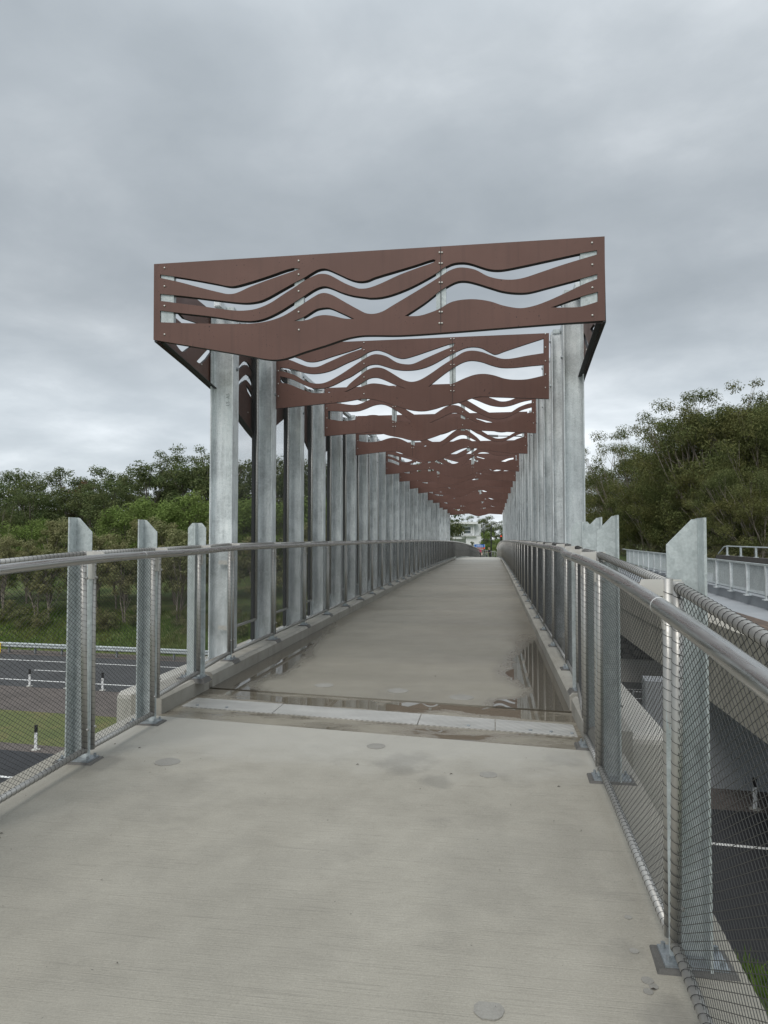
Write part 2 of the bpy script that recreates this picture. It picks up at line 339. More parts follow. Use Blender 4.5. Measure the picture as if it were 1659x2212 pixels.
def cutsheet(name, outer, holes, thick, plane='xz', sm=True):
    """A flat sheet with an outline and cut-outs; the cut edges show the sheet's black core."""
    cu = bpy.data.curves.new(name, 'CURVE'); cu.dimensions = '2D'; cu.fill_mode = 'BOTH'; cu.extrude = thick/2
    for k_, poly in enumerate([outer]+holes):
        pts = smoothpoly(poly) if sm else poly
        sp = cu.splines.new('POLY'); sp.points.add(len(pts)-1); sp.use_cyclic_u = True
        sp.points.foreach_set('co', [c for p in pts for c in (p[0], p[1], 0, 1)])
    ob = bpy.data.objects.new(name, cu); COL.objects.link(ob)
    dg = bpy.context.evaluated_depsgraph_get(); me = bpy.data.meshes.new_from_object(ob.evaluated_get(dg))
    bpy.data.objects.remove(ob); bpy.data.curves.remove(cu)
    me.name = name; nrm = [abs(p.normal.z) > .7 for p in me.polygons]
    if plane == 'xz': me.transform(Matrix(((1,0,0,0),(0,0,1,0),(0,1,0,0),(0,0,0,1))))
    else: me.transform(Matrix(((0,0,1,0),(1,0,0,0),(0,1,0,0),(0,0,0,1))))
    me.materials.clear(); me.materials.append(M['brown']); me.materials.append(M['core'])
    me.polygons.foreach_set('material_index', [0 if f else 1 for f in nrm]); me.polygons.foreach_set('use_smooth', [False]*len(me.polygons))
    me.update(); return me

# ---------------------------------------------------------------- levels
def lerp(a, b, t): return a+(b-a)*t
def sst(a, b, x): t = max(0., min(1., (x-a)/(b-a))); return t*t*(3-2*t)
def zpath(v):
    if v < 5.5: return -.0108*(5.6-max(v, -3))**2 if v < 5.5 else 0
    if v < 20: return 0.
    if v < 57: return -1.385e-4*(v-20)**2
    w = min(v, 150)-57
    return -.19 - .0105*w - 2.9e-4*w*w if v <= 150 else zpath(150)
def hump(v):          # the slab ends a little after the crest: the far path bends to the right
    w = max(0, v-57); return 1.0*(w/55)**2 + 3.6*max(0, (v-108)/27)**2 if v > 57 else 0.
def railz(v): return 1.43 + zpath(v) + .02*sst(5.6, 8, v)
UL = lambda v: lerp(-2.80, -2.97, sst(5.6, 8, v)) + hump(v)     # fence plane, left
def UR(v):
    if v > 57: return .79 + 3.6*max(0, (v-108)/27)**2
    return lerp(.68, .79, sst(5.4, 7.2, v))
# ---------------------------------------------------------------- approach slab, joint, bridge deck
def skew(u, a): return a + .49*(.69-u)/3.57              # the joint lines run obliquely across the deck
def sheet(name, m, lo, hi, us, zf, thick=.3, nv=30, parent=None):
    """slab between v = lo(u) and hi(u)"""
    vs, fs = [], []
    for i in range(nv+1):
        for u in us:
            v = lerp(lo(u), hi(u), i/nv); vs.append((u, v, zf(v)))
    n = len(us); N = len(vs)
    for i in range(nv):
        for j in range(n-1): fs.append((i*n+j, i*n+j+1, (i+1)*n+j+1, (i+1)*n+j))
    vs += [(a, b, c-thick) for a, b, c in vs]
    fs += [tuple(N+x for x in f[::-1]) for f in fs]
    for i in range(nv):
        for j in (0, n-1): a, b = i*n+j, (i+1)*n+j; fs.append((a, b, b+N, a+N))
    for i in (0, nv):
        for j in range(n-1): a, b = i*n+j, i*n+j+1; fs.append((a, b, b+N, a+N))
    mb = MB(); mb.add(vs, fs); return mb.build(name, m, parent)
us = [-3.12, -2.6, -1.8, -1.0, -.2, .4, .93]
app = struct(sheet('approach_path', M['path'], lambda u: -3, lambda u: skew(u, 5.40), us, zpath, .35, 30))
struct(sheet('joint_slab', M['joint'], lambda u: skew(u, 5.425), lambda u: skew(u, 6.545), [-2.9, -1.8, -.6, .71], lambda v: -.006, .3, 2))
struct(sheet('bridge_deck', M['deck'], lambda u: skew(u, 6.585), lambda u: 57.2, [-2.9, -1.8, -.6, .71], zpath, .3, 60))
sp_ = struct(sheet('deck_edge_beam', M['conc'], lambda u: 6.9, lambda u: 57.2, [.7, .9, 1.2], lambda v: zpath(v)-.02, .9, 30))
struct(sheet('deck_edge_beam', M['conc'], lambda u: 7.3, lambda u: 57.2, [-3.72, -3.4, -2.89], lambda v: zpath(v)-.02, .9, 30))
struct(sheet('far_path', M['path'], lambda u: 57.2, lambda u: 150, [-3.2, -2, -1, 0, 1.1], lambda v: zpath(v)-.005, .3, 40))
fp = bpy.data.objects['far_path'].data
for v_ in fp.vertices:
    v_.co.x += hump(v_.co.y)
# near joint sealant and the open groove at the far joint
mb = MB(); mb.hexa([(-2.9, skew(-2.9,5.40), -.05), (.71, skew(.71,5.40), -.05), (.71, skew(.71,5.424), -.05), (-2.9, skew(-2.9,5.424), -.05)],
                   [(-2.9, skew(-2.9,5.40), -.012), (.71, skew(.71,5.40), -.012), (.71, skew(.71,5.424), -.012), (-2.9, skew(-2.9,5.424), -.012)])
s1 = struct(mb.build('joint_seal', M['black']))
mb = MB(); mb.hexa([(-2.9, skew(-2.9,6.546), -.08), (.71, skew(.71,6.546), -.08), (.71, skew(.71,6.584), -.08), (-2.9, skew(-2.9,6.584), -.08)],
                   [(-2.9, skew(-2.9,6.546), -.022), (.71, skew(.71,6.546), -.022), (.71, skew(.71,6.584), -.022), (-2.9, skew(-2.9,6.584), -.022)])
struct(mb.build('joint_seal', M['black']))
# ribbed cover plate in four lengths
cp = thing('cover_plate', 'pale ribbed steel strip laid across the walkway at the bridge joint', 'cover plate', (0, 0, 0))
seg = [-2.84, -1.93, -.62, .02, .66]
for a, b in zip(seg[:-1], seg[1:]):
    a2, b2 = a+.004, b-.004; z = .002
    mb = MB(); mb.hexa([(a2, skew(a2,5.765), -.03), (b2, skew(b2,5.765), -.03), (b2, skew(b2,6.115), -.03), (a2, skew(a2,6.115), -.03)],
                       [(a2, skew(a2,5.765), z), (b2, skew(b2,5.765), z), (b2, skew(b2,6.115), z), (a2, skew(a2,6.115), z)])
    mb.build('plate_length', M['ribbed'], cp)
for u in (-2.7, -2.4, -.2, .30, .46, .62):
    mb = MB(); mb.tube([(u, skew(u,5.83), 0), (u, skew(u,5.83), .010)], .014, 8); mb.build('screw', M['galvdark'], cp)
# round patches in the concrete
k_ = 0
def blob(u, v, r, z, parent, sx=1.0):
    rr = random.Random(int(u*991+v*77)); P = [(u + sx*r*math.cos(a)*(1+rr.uniform(-.06,.06)), v + r*math.sin(a)*(1+rr.uniform(-.06,.06))) for a in [2*PI*i/22 for i in range(22)]]
    mb = MB(); mb.prism(P, z-.004, z+.0025, 'z'); mb.build('round_patch', M['patch'], parent)
M['patch'], _, _ = concrete('patch_mortar', (.20,.19,.17), (.30,.29,.26), (.5,.7), 5.)
M['stain'], _, _ = concrete('water_stain', (.155,.15,.14), (.22,.21,.19), (.4,.6), 3.)
for u, v, r in ((-.03,4.78,.06), (-.02,2.57,.053), (-2.24,4.72,.085), (.545,2.97,.018), (.56,2.80,.022), (.55,2.74,.018), (.575,2.77,.017), (.565,3.2,.016), (-.86,5.28,.07)): blob(u, v, r, zpath(v), app)
dk = bpy.data.objects['bridge_deck']
for u, v, r in ((-1.75,7.35,.10), (-.95,7.2,.11), (-.30,7.0,.12)): blob(u, v, r, 0, dk)
# damp footprints, grit and leaf scraps on the slab
r = random.Random(5)
mb = MB()
for i in range(110):
    u, v = r.uniform(-2.7, .62), r.uniform(2.2, 9.5) if r.random() < .8 else r.uniform(4, 20)
    if r.random() < .45: u = r.choice((-2.7, .55)) + r.gauss(0, .12)
    s = r.choice((.002,.003,.003,.004,.007)); a = r.uniform(0, PI); z = zpath(v) + .004
    q = [(s*1.8, 0), (0, s*.6), (-s*1.8, 0), (0, -s*.6)]
    mb.add([(u+x*math.cos(a)-y*math.sin(a), v+x*math.sin(a)+y*math.cos(a), z+.004*(j % 2)) for j, (x, y) in enumerate(q)], [(0,1,2,3)])
o = mb.build('leaf_litter', mat('dark_litter', (.03,.022,.015), .8)); stuff(o, 'dark specks of grit and leaf scraps scattered on the walkway', 'litter')
# kerbs: short end pieces by the joint and the long bridge kerbs
def kerb(name, u0, u1, va, vb, inner, lab):
    """u0 outer, u1 inner edge; chamfered inner top edge; va/vb = start and end as functions of u"""
    sgn = 1 if u1 > u0 else -1; n = max(2, int(abs(vb(u1)-va(u1))/1.63)); vs = []; fs = []
    prof = [(u0, -.25), (u0, .15), (u1-sgn*.03, .15), (u1, .125), (u1-sgn*.004, -.25)]
    for i in range(n+1):
        for u, z in prof:
            v = lerp(va(u), vb(u), i/n); vs.append((u, v, z + zpath(v) - (0 if z > 0 else .1)))
    P = len(prof)
    for i in range(n):
        for j in range(P): fs.append((i*P+j, i*P+(j+1)%P, (i+1)*P+(j+1)%P, (i+1)*P+j))
    fs += [tuple(range(P))[::-1], tuple(n*P+j for j in range(P))]
    mb = MB(); mb.add(vs, fs); o = mb.build(name, M['kerb']); o['kind'] = 'structure'; o['label'] = lab; return o
kerb('kerb', -3.20, -2.89, lambda u: skew(u,5.47), lambda u: skew(u,6.54), 0, 'short concrete kerb piece beside the ribbed strip on the left')
kerb('kerb', -3.22, -2.885, lambda u: skew(u,6.62), lambda u: 57.2, 0, 'long concrete kerb under the left fence of the bridge')
kerb('kerb', 1.0, .69, lambda u: skew(u,5.44), lambda u: skew(u,6.52), 0, 'short concrete kerb piece beside the ribbed strip on the right')
kerb('kerb', 1.0, .685, lambda u: skew(u,6.62), lambda u: 57.2, 0, 'long concrete kerb under the right fence of the bridge')
# concrete ledge and pier blocks outside the fences
def block(name, u0, u1, v0, v1, z0, z1, lab, m='conc'):
    mb = MB(); mb.box(u0, u1, v0, v1, z0, z1); o = mb.build(name, M[m])
    mo = o.modifiers.new('bevel', 'BEVEL'); mo.width = .07; mo.segments = 3; tag(o, lab, 'concrete block'); return o
block('pier_block', 1.02, 1.42, 5.95, 9.2, -2.0, -.02, 'pale concrete block standing just outside the right fence by the joint')
block('pier_block', -3.78, -3.24, 6.75, 9.0, -2.0, .0, 'pale concrete block standing just outside the left fence by the first column')

# ---------------------------------------------------------------- fences
def wires(p00, p10, p01, p11, cw_=.046, ch=.031, r=.0011, sag=0.):
    """diamond rope mesh on the patch bottom p00-p10, top p01-p11"""
    p00, p10, p01, p11 = map(Vector, (p00, p10, p01, p11))
    L = (p10-p00).length; H = (p01-p00).length
    nrm = (p10-p00).cross(p01-p00).normalized()
    def P(a, b): s_, t = a/L, b/H; return (p00*(1-s_)+p10*s_)*(1-t) + (p01*(1-s_)+p11*s_)*t
    k = ch/cw_; V = []; F = []
    x = -H/k + cw_/2
    segs = []
    while x < L:
        # rising line x + b/k
        b0 = max(0, -x*k); b1 = min(H, (L-x)*k)
        if b1-b0 > .01:
            segs.append(((x+b0/k, b0), (x+b1/k, b1))); segs.append(((L-x-b0/k, b0), (L-x-b1/k, b1)))
        x += cw_
    for (a0, b0), (a1, b1) in segs:
        p, q = P(a0, b0), P(a1, b1); d = (q-p).normalized(); s_ = d.cross(nrm)
        o = len(V)
        for base in (p, q):
            for ang in (0, 2.094, 4.189): V.append(base + r*(nrm*math.cos(ang) + s_*math.sin(ang)))
        F += [(o, o+1, o+4, o+3), (o+1, o+2, o+5, o+4), (o+2, o, o+3, o+5)]
    return V, F
def wiremesh(name, *a, **k):
    V, F = wires(*a, **k); me = bpy.data.meshes.new(name); me.from_pydata([tuple(v) for v in V], [], F)
    me.materials.append(M['wire']); me.update(); return me
def ring(mb, c, d, R, r=.0014, n=9, tilt=0.):
    c = Vector(c); d = Vector(d).normalized(); up = Vector((0,0,1)) if abs(d.z) < .9 else Vector((1,0,0))
    a = d.cross(up).normalized(); b = a.cross(d); o = len(mb.v)
    for j in range(n):
        w = a*math.cos(2*PI*j/n) + b*math.sin(2*PI*j/n); cc = c + d*tilt*math.cos(2*PI*j/n)
        mb.v += [tuple(cc+w*(R-r)), tuple(cc+w*(R+r*1.2)+d*r), tuple(cc+w*(R+r*1.2)-d*r)]
    for j in range(n):
        p, q = o+3*j, o+3*((j+1) % n)
        for s_ in ((0,1), (1,2), (2,0)): mb.f.append((p+s_[0], q+s_[0], q+s_[1], p+s_[1])); mb.mi.append(0)
def helix(mb, p, q, R, step, r, n):
    p, q = Vector(p), Vector(q); d = (q-p).normalized(); L = (q-p).length; up = Vector((0,0,1)) if abs(d.z) < .9 else Vector((1,0,0)); a = d.cross(up).normalized(); b = a.cross(d)
    N = int(L/step*n); P = []
    for i in range(N+1):
        t = i/n; w = a*math.cos(2*PI*t) + b*math.sin(2*PI*t); adv = (int(t) + min(1, (t % 1)*1.0))*step
        P.append(p + d*adv + w*R)
    mb.tube(P, r, 3, False)
def bay_meshes(L, H0, H1, near, step=.046):
    """frame and lacing of one fence panel in its own axes: y along, z up"""
    R = .020; fr = MB(); n = 14 if near else 8
    A, B, C, D = (0,0,0), (0,L,0), (0,L,H1), (0,0,H0)
    fr.tube([(0,.0,0), (0,L,0)], R, n); fr.tube([(0,0,-R), (0,0,H0+R)], R, n); fr.tube([(0,L,-R), (0,L,H1+R)], R, n); fr.tube([(0,0,H0), (0,L,H1)], R, n)
    for y, h in ((0, H0), (L, H1)):                  # acorn nuts
        for z in (.14, h-.17): fr.tube([(0, y, z), (.030, y, z)], [.011, .009], 8)
    la = MB()
    def run(p, q, tl): helix(la, p, q, R+.0008, step, .0011 if near else .0014, 12 if near else 7)
    run(A, B, .010); run(B, C, .004); run(A, D, .004); run(D, C, .010)
    return fr.mesh('frame', M['stainless'], True), la.mesh('lacing', M['lace'])
def post_mesh(tall, H, side, double=False, w0=.0, w1=.115, kt=0.):
    """side=+1: outer side towards +x. local origin at the foot of the fence plane"""
    mb = MB(); s_ = side
    mb.box(*sorted((-.012*s_, .045*s_)), -.006, .006, .012, H-.03)         # bar between the panels
    if tall:
        T = 1.70-kt; w0, w1 = (-.045, .145) if double else (w0, w1)
        if not double:
            poly = [(w0*s_, .012), (w1*s_, .012), (w1*s_, T), ((w1-.018)*s_, T), (w0*s_, T-.10)]
            mb.prism(poly, .006, .014, 'y'); mb.box(*sorted((w1*s_, (w1+.010)*s_)), -.085, .03, .012, T+.004)
        else:
            poly = [(w0*s_, .012), (w1*s_, .012), (w1*s_, T-.05), ((w1-.045)*s_, T), ((w0+.045)*s_, T), (w0*s_, T-.05)]
            mb.prism(poly, .006, .014, 'y'); mb.box(*sorted(((w0+w1)/2*s_-.005, (w0+w1)/2*s_+.005)), -.05, .05, .012, T)
    return mb.mesh('post', M['galvnew'])
def base_mesh(tall, side):
    mb = MB(); s_ = side
    x0, x1 = sorted((-.055*s_, (.20 if tall else .075)*s_))
    mb.box(x0+.012, x1-.012, -.07, .07, .012, .022)
    for x in (x0+.03, x1-.03):
        for y in (-.045, .045): mb.tube([(x, y, .02), (x, y, .045)], .009, 6)
    return mb.mesh('base_plate', M['galvdark'])
def pad_mesh(tall, side):
    s_ = side; x0, x1 = sorted((-.075*s_, (.22 if tall else .095)*s_)); b = .10
    mb = MB(); mb.hexa([(x0-.015,-b,-.03), (x1+.015,-b,-.03), (x1+.015,b,-.03), (x0-.015,b,-.03)], [(x0+.01,-b+.02,.012), (x1-.01,-b+.02,.012), (x1-.01,b-.02,.012), (x0+.01,b-.02,.012)])
    return mb.mesh('mortar_pad', M['mortar'])
def bracket_mesh(side, H):
    mb = MB(); s_ = side                               # arm from the post to the handrail
    mb.prism([(.05*s_, H+.035), (.05*s_, H-.03), (-.03*s_, H-.03), (-.045*s_, H-.045), (-.11*s_, H-.02), (-.11*s_, H+.01), (-.10*s_, H+.035)], -.016, -.008, 'y')
    mb.box(*sorted((-.02*s_, .012*s_)), -.016, .016, H-.16, H-.03)
    return mb.mesh('rail_bracket', M['bracket'])
KERBTOP = lambda v, left: .15 if v > (skew(-2.9,5.47) if left else 5.7) and v < 57.2 else 0.
def fence(left, lab):
    side = -1 if left else 1; U = UL if left else UR
    f = thing('rope_mesh_fence', lab, 'fence', (U(6), 0, 0)); ox = U(6)
    tall = [1.2, 2.45, 3.45, 4.66, 5.65, 6.78] if left else [.90, 2.93, 4.80, 5.50, 6.75]
    bridge = [7.84+1.63*j for j in range(31)]
    far = [58.6+1.9*j for j in range(28 if not left else 40)]
    posts = [(v, 't') for v in tall] + [(v, 'b') for v in bridge if v < 57.2] + [(v, 'f') for v in far]
    cache = {}
    for i, (v, ty) in enumerate(posts):
        kt = KERBTOP(v, left); z = zpath(v) + kt; H = railz(v) - z; dbl = ty == 't' and v > 6.2
        key = (ty, dbl, round(H, 2), kt)
        if key not in cache:
            T = ty == 't'; cache[key] = (post_mesh(T, H, side, dbl, kt=kt), base_mesh(T, side), pad_mesh(T, side), bracket_mesh(side, H))
        pm, bs, pd, br = cache[key]; loc = (U(v)-ox, v, z)
        p = link('post', pm, f, loc)
        if ty != 'f' or i % 2 == 0:
            link('mortar_pad', pd, p)
        link('base_plate', bs, p); link('rail_bracket', br, p)
    fr_c = {}
    for i in range(len(posts)-1):
        (v0, t0), (v1, t1) = posts[i], posts[i+1]
        if left and v1 < 1.5: continue
        a, b = v0+.045, v1-.045
        z0 = zpath(v0) + KERBTOP(v0, left) + .09; z1 = zpath(v1) + KERBTOP(v1, left) + .09
        zb = max(z0, zpath(v1)+KERBTOP(v1, left)+.07) if KERBTOP(v1, left) != KERBTOP(v0, left) else z0
        H0 = railz(v0)+.02 - zb; dzb = (z1-z0) if KERBTOP(v1, left) == KERBTOP(v0, left) else 0
        H1 = railz(v1)+.02 - (zb+dzb)
        L = b-a; near = v0 < 9
        key = (round(L, 2), round(H0, 1 if v0 > 20 else 2), round(H1, 1 if v0 > 20 else 2), near)
        if key not in fr_c:
            fm, lm = bay_meshes(L, H0, H1, near, .042 if v0 < 20 else (.07 if v0 < 57 else .2))
            wm = wiremesh('rope_mesh', (0,.02,.02), (0,L-.02,.02), (0,.02,H0-.02), (0,L-.02,H1-.02), r=.0013) if v0 < 57 else \
                 wiremesh('rope_mesh', (0,.02,.02), (0,L-.02,.02), (0,.02,H0-.02), (0,L-.02,H1-.02), .14, .095, .0035)
            fr_c[key] = (fm, lm, wm)
        fm, lm, wm = fr_c[key]
        o = link('mesh_panel', fm, f, (U(v0)-ox, a, zb)); o.rotation_euler = (math.atan2(dzb, L), 0, -math.atan2(U(v1)-U(v0), L))
        link('rope_mesh', wm, o); link('lacing', lm, o)
    # handrail on the walkway side
    vv = [-.5 + .35*i for i in range(25)] + [8.5+2*i for i in range(25)] + [58.5+3*i for i in range(18 if not left else 27)]
    mb = MB(); mb.tube([(U(v)-side*.115-ox, v, railz(v)-.012) for v in vv], .030, 16)
    h = mb.build('handrail', M['rail'], f, smooth=True)
    mb = MB()
    for v in (([2.55, 5.05, 7.7] if not left else [5.2, 8.4]) + [9.5+4.89*i for i in range(9)]):
        c = Vector((U(v)-side*.115-ox, v, railz(v)-.012)); d = Vector((U(v+.1)-U(v-.1), .2, railz(v+.1)-railz(v-.1))).normalized()
        mb.tube([c-d*.002, c+d*.002], .0306, 16)
    mb.build('joint_ring', M['white'], h)
    return f
fence(True, 'long wire mesh fence with steel handrail along the left side of the walkway')
fence(False, 'long wire mesh fence with steel handrail along the right side of the walkway')

# ---------------------------------------------------------------- steel columns of the canopy
ORD = ['first','second','third','fourth','fifth','sixth','seventh','eighth','ninth','tenth','eleventh','twelfth']
TOP = 4.46
def column_mesh(inner, outer, z0):
    mb = MB(); t = .014; w = .105; s_ = 1 if outer > inner else -1; D = abs(outer-inner)
    mb.box(*sorted((0, s_*t)), -w, w, z0, TOP); mb.box(*sorted((s_*(D-t), s_*D)), -w, w, z0, TOP); mb.box(*sorted((s_*t, s_*(D-t))), -.006, .006, z0, TOP+.0)
    # bevelled fillets where web meets flanges
    for y in (-1, 1):
        for x in (t, D-t):
            q = .016; x2 = x+q if x == t else x-q
            mb.prism([(s_*x, y*.006), (s_*x2, y*.006), (s_*x, y*(.006+q))], z0, TOP-.002, 'z')
    return mb.mesh('steel_column', M['galv'])
PAN_K = [1,3,5,8,10,12,14,17,19,22,24,27,29]
SCR = {}
for left in (True, False):
    inn = -3.235 if left else .85; out = -3.535 if left else 1.085; s_ = -1 if left else 1
    me = column_mesh(inn, out, -.35); me2 = column_mesh(inn, -3.485 if left else out, -.35)
    cap = MB(); cap.box(*sorted((s_*.03, s_*.12)), -.02, .075, TOP, TOP+.06); capm = cap.mesh('top_cleat', M['galvnew'])
    bo = MB(); bo.tube([(-.018*s_, .03, 0), (.004*s_, .03, 0)], .017, 8); bo.tube([(-.008*s_, .03, 0), (.002*s_, .03, 0)], .026, 8); bom = bo.mesh('bolt', M['galvdark'])
    bp = MB(); bp.box(*sorted((-.03*s_, .36*s_)), -.17, .17, -.02, .012)
    for x in (.01, .28):
        for y in (-.13, .13): bp.tube([(x*s_, y, 0), (x*s_, y, .07)], .014, 6)
    bpm = bp.mesh('base_plate', M['galv'])
    sd = 'left' if left else 'right'
    for k in range(30):
        v = 8.66 + 1.63*k
        if k < 12: lab = (ORD[k] + ' galvanised steel column from the near end on the %s side of the walkway' % sd) if k else 'nearest galvanised steel column on the %s side under the front brown panel' % sd
        else: lab = 'galvanised steel column far down the tightly packed %s row of the walkway' % sd
        t = thing('steel_column', lab, 'column', (inn, v, zpath(v)), 0, 'steel columns on the %s side of the walkway' % sd if k < 12 else 'distant steel columns in the %s row' % sd)
        link('beam', me if k == 0 else me2, t)
        if k < 20: link('base_plate', bpm, t, (0, 0, -.0)).location.z = -.005
        if k < 14:
            link('top_cleat', capm, t)
            for z in (4.36, 3.72): link('bolt', bom, t, (0, 0, z))
        if k == 0:
            for z in (.42, 1.24):                       # pale fixing cleats tying the fence to the column
                mb = MB(); mb.box(*sorted((-s_*.04, s_*.10)), -.118, -.108, z-.025, z+.025); mb.box(*sorted((s_*.03, s_*.19)), -.06, -.052, z-.025, z+.025); mb.tube([(s_*.0, -.125, z), (s_*.0, -.105, z)], .012, 6)
                mb.build('fixing_cleat', M['bracket'], t)
            if left:                                     # raised mill letters reading upwards
                cu = bpy.data.curves.new('mill_mark', 'FONT'); cu.body = 'LS  A5'; cu.size = .062; cu.extrude = .0012
                to = bpy.data.objects.new('mill_mark', cu); COL.objects.link(to)
                tm = bpy.data.meshes.new_from_object(to.evaluated_get(bpy.context.evaluated_depsgraph_get())); bpy.data.objects.remove(to)
                tm.materials.clear(); tm.materials.append(M['galvdark'])
                o = link('mill_mark', tm, t, (-.085, -.0075, 3.24)); o.rotation_euler = (PI/2, -PI/2, 0)
    # full height mesh screens between the columns, on the outer side
    L = 1.63-.30; H = 4.0
    fm = MB(); fm.tube([(0,0,0),(0,0,H)], .02, 8); fm.tube([(0,L,0),(0,L,H)], .02, 8); fm.tube([(0,0,0),(0,L,0)], .02, 8); fm.tube([(0,0,H),(0,L,H)], .02, 8)
    frm = fm.mesh('screen_frame', M['stainless'], True)
    es = MB().box(*sorted((s_*.035, s_*.075)), L-.02, L+.09, -.3, H+.1).mesh('shade_strip', M['blacksteel'])  # added black strip, stands for the column's outer flange in shade
    la = MB()
    for y in (0, L):
        helix(la, (0, y, 0), (0, y, H), .021, .05, .0015, 7)
    lam = la.mesh('lacing', M['lace']); wm = wiremesh('rope_mesh', (0,.02,.02), (0,L-.02,.02), (0,.02,H-.02), (0,L-.02,H-.02), r=.0012)
    for k in range(22):
        v = 8.66+1.63*k+.15
        if k < 10: lab = 'tall wire mesh screen between the %s and %s columns on the %s' % (ORD[k], ORD[k+1], sd)
        else: lab = 'tall wire mesh screen between distant columns on the %s side' % sd
        t = thing('mesh_screen', lab, 'mesh screen', (inn+s_*(.215 if left else .17), v, .35+zpath(v)), 0, 'mesh screens between the %s columns' % sd)
        link('screen_frame', frm, t); link('shade_strip', es, t) if left else None; link('rope_mesh', wm, t)
        if k < 12: link('lacing', lam, t)
    # long square tube tying the column heads together
    o = MB().box(*sorted((inn+s_*.13, inn+s_*.22)), 8.45, 57, 4.47, 4.54)
    o.box(*sorted((inn+s_*.139, inn+s_*.211)), 8.444, 8.449, 4.479, 4.531)
    o = o.build('head_rail', M['galv']); tag(o, 'long square steel tube running over the %s column heads' % sd, 'steel tube')

# ---------------------------------------------------------------- brown cut panels across the walkway
P1=dict(outer=[(-3.595,4.513),(-3.59,3.683),(-2.886,3.542),(-2.472,3.456),(-2.351,3.428),(-2.23,3.415),(-2.11,3.428),(-1.917,3.486),(-1.695,3.545),(-1.476,3.608),(-1.345,3.629),(-1.229,3.631),(-0.917,3.617),(-0.497,3.625),(0.571,3.664),(1.11,3.676),(1.113,4.508)],
h=[[(-3.522,4.392),(-3.221,4.333),(-2.877,4.254),(-2.753,4.223),(-2.677,4.221),(-2.508,4.256),(-2.296,4.311),(-2.055,4.376),(-1.962,4.363),(-2.025,4.347),(-2.296,4.271),(-2.508,4.204),(-2.661,4.145),(-2.753,4.138),(-2.846,4.16),(-3.064,4.223),(-3.299,4.296),(-3.522,4.354)],[(-3.52,4.18),(-3.219,4.137),(-2.907,4.084),(-2.629,4.04),(-2.507,4.034),(-2.37,4.056),(-2.144,4.163),(-2.01,4.229),(-1.935,4.261),(-1.801,4.335),(-1.742,4.352),(-1.683,4.348),(-1.58,4.3),(-1.433,4.226),(-1.345,4.2),(-1.258,4.202),(-1.174,4.231),(-0.916,4.294),(-0.746,4.336),(-0.576,4.381),(-0.547,4.374),(-0.563,4.353),(-0.746,4.298),(-0.916,4.243),(-1.122,4.159),(-1.243,4.123),(-1.33,4.12),(-1.374,4.133),(-1.491,4.186),(-1.639,4.274),(-1.712,4.297),(-1.786,4.293),(-1.935,4.228),(-2.009,4.182),(-2.144,4.104),(-2.294,4.016),(-2.445,3.964),(-2.598,3.952),(-2.751,3.968),(-3.062,4.024),(-3.519,4.104)],[(-3.517,3.998),(-3.217,3.949),(-2.905,3.901),(-2.674,3.856),(-2.505,3.837),(-2.369,3.852),(-2.218,3.909),(-2.068,3.99),(-1.919,4.077),(-1.801,4.144),(-1.712,4.166),(-1.638,4.147),(-1.521,4.093),(-1.403,4.054),(-1.258,4.026),(-1.226,4.02),(-1.122,4.02),(-1.002,4.041),(-0.831,4.097),(-0.661,4.174),(-0.526,4.246),(-0.475,4.283),(-0.375,4.328),(-0.274,4.334),(-0.191,4.317),(-0.076,4.272),(0.007,4.245),(0.105,4.236),(0.253,4.253),(0.577,4.306),(0.897,4.359),(1.039,4.377),(1.039,4.334),(0.736,4.258),(0.495,4.188),(0.333,4.142),(0.219,4.129),(0.088,4.143),(-0.026,4.179),(-0.142,4.247),(-0.241,4.276),(-0.325,4.281),(-0.408,4.257),(-0.476,4.218),(-0.526,4.187),(-0.661,4.109),(-0.831,4.015),(-1.002,3.921),(-1.088,3.874),(-1.174,3.852),(-1.26,3.859),(-1.345,3.903),(-1.491,3.99),(-1.623,4.069),(-1.712,4.096),(-1.786,4.078),(-1.993,3.957),(-2.143,3.876),(-2.293,3.831),(-2.444,3.812),(-2.597,3.811),(-2.904,3.827),(-3.216,3.847),(-3.516,3.87)],[(-2.03,3.816),(-1.918,3.858),(-1.8,3.925),(-1.726,3.94),(-1.652,3.937),(-1.549,3.891),(-1.386,3.807),(-1.491,3.816),(-1.623,3.851),(-1.711,3.863),(-1.8,3.852),(-1.874,3.824),(-1.963,3.813)],[(-0.865,3.813),(-0.662,3.938),(-0.51,4.05),(-0.409,4.109),(-0.325,4.142),(-0.242,4.142),(-0.142,4.115),(0.006,4.06),(0.12,4.02),(0.251,3.996),(0.381,3.994),(0.574,4.034),(0.814,4.087),(1.04,4.139),(1.039,4.092),(0.893,4.039),(0.734,3.968),(0.573,3.901),(0.444,3.858),(0.331,3.838),(0.25,3.842),(0.12,3.874),(0.005,3.918),(-0.11,3.944),(-0.209,3.953),(-0.326,3.947),(-0.409,3.926),(-0.51,3.871),(-0.611,3.834),(-0.713,3.809),(-0.797,3.808)],[(0.592,3.829),(0.733,3.877),(0.892,3.926),(1.043,3.963),(1.041,3.866),(0.955,3.841),(0.86,3.821),(0.732,3.822)]],
b=[(-3.472,4.46),(-3.47,4.26),(-3.467,4.046),(-3.463,3.735),(-1.982,4.449),(-1.982,4.304),(-1.981,4.127),(-1.98,3.908),(-1.976,3.719),(-0.509,4.447),(-0.509,4.336),(-0.509,4.138),(-0.51,3.837),(-0.511,3.722),(-0.483,4.445),(-0.484,4.334),(-0.484,4.137),(-0.485,3.836),(-0.485,3.721),(0.992,4.453),(0.992,4.235),(0.991,4.007),(0.988,3.732)])
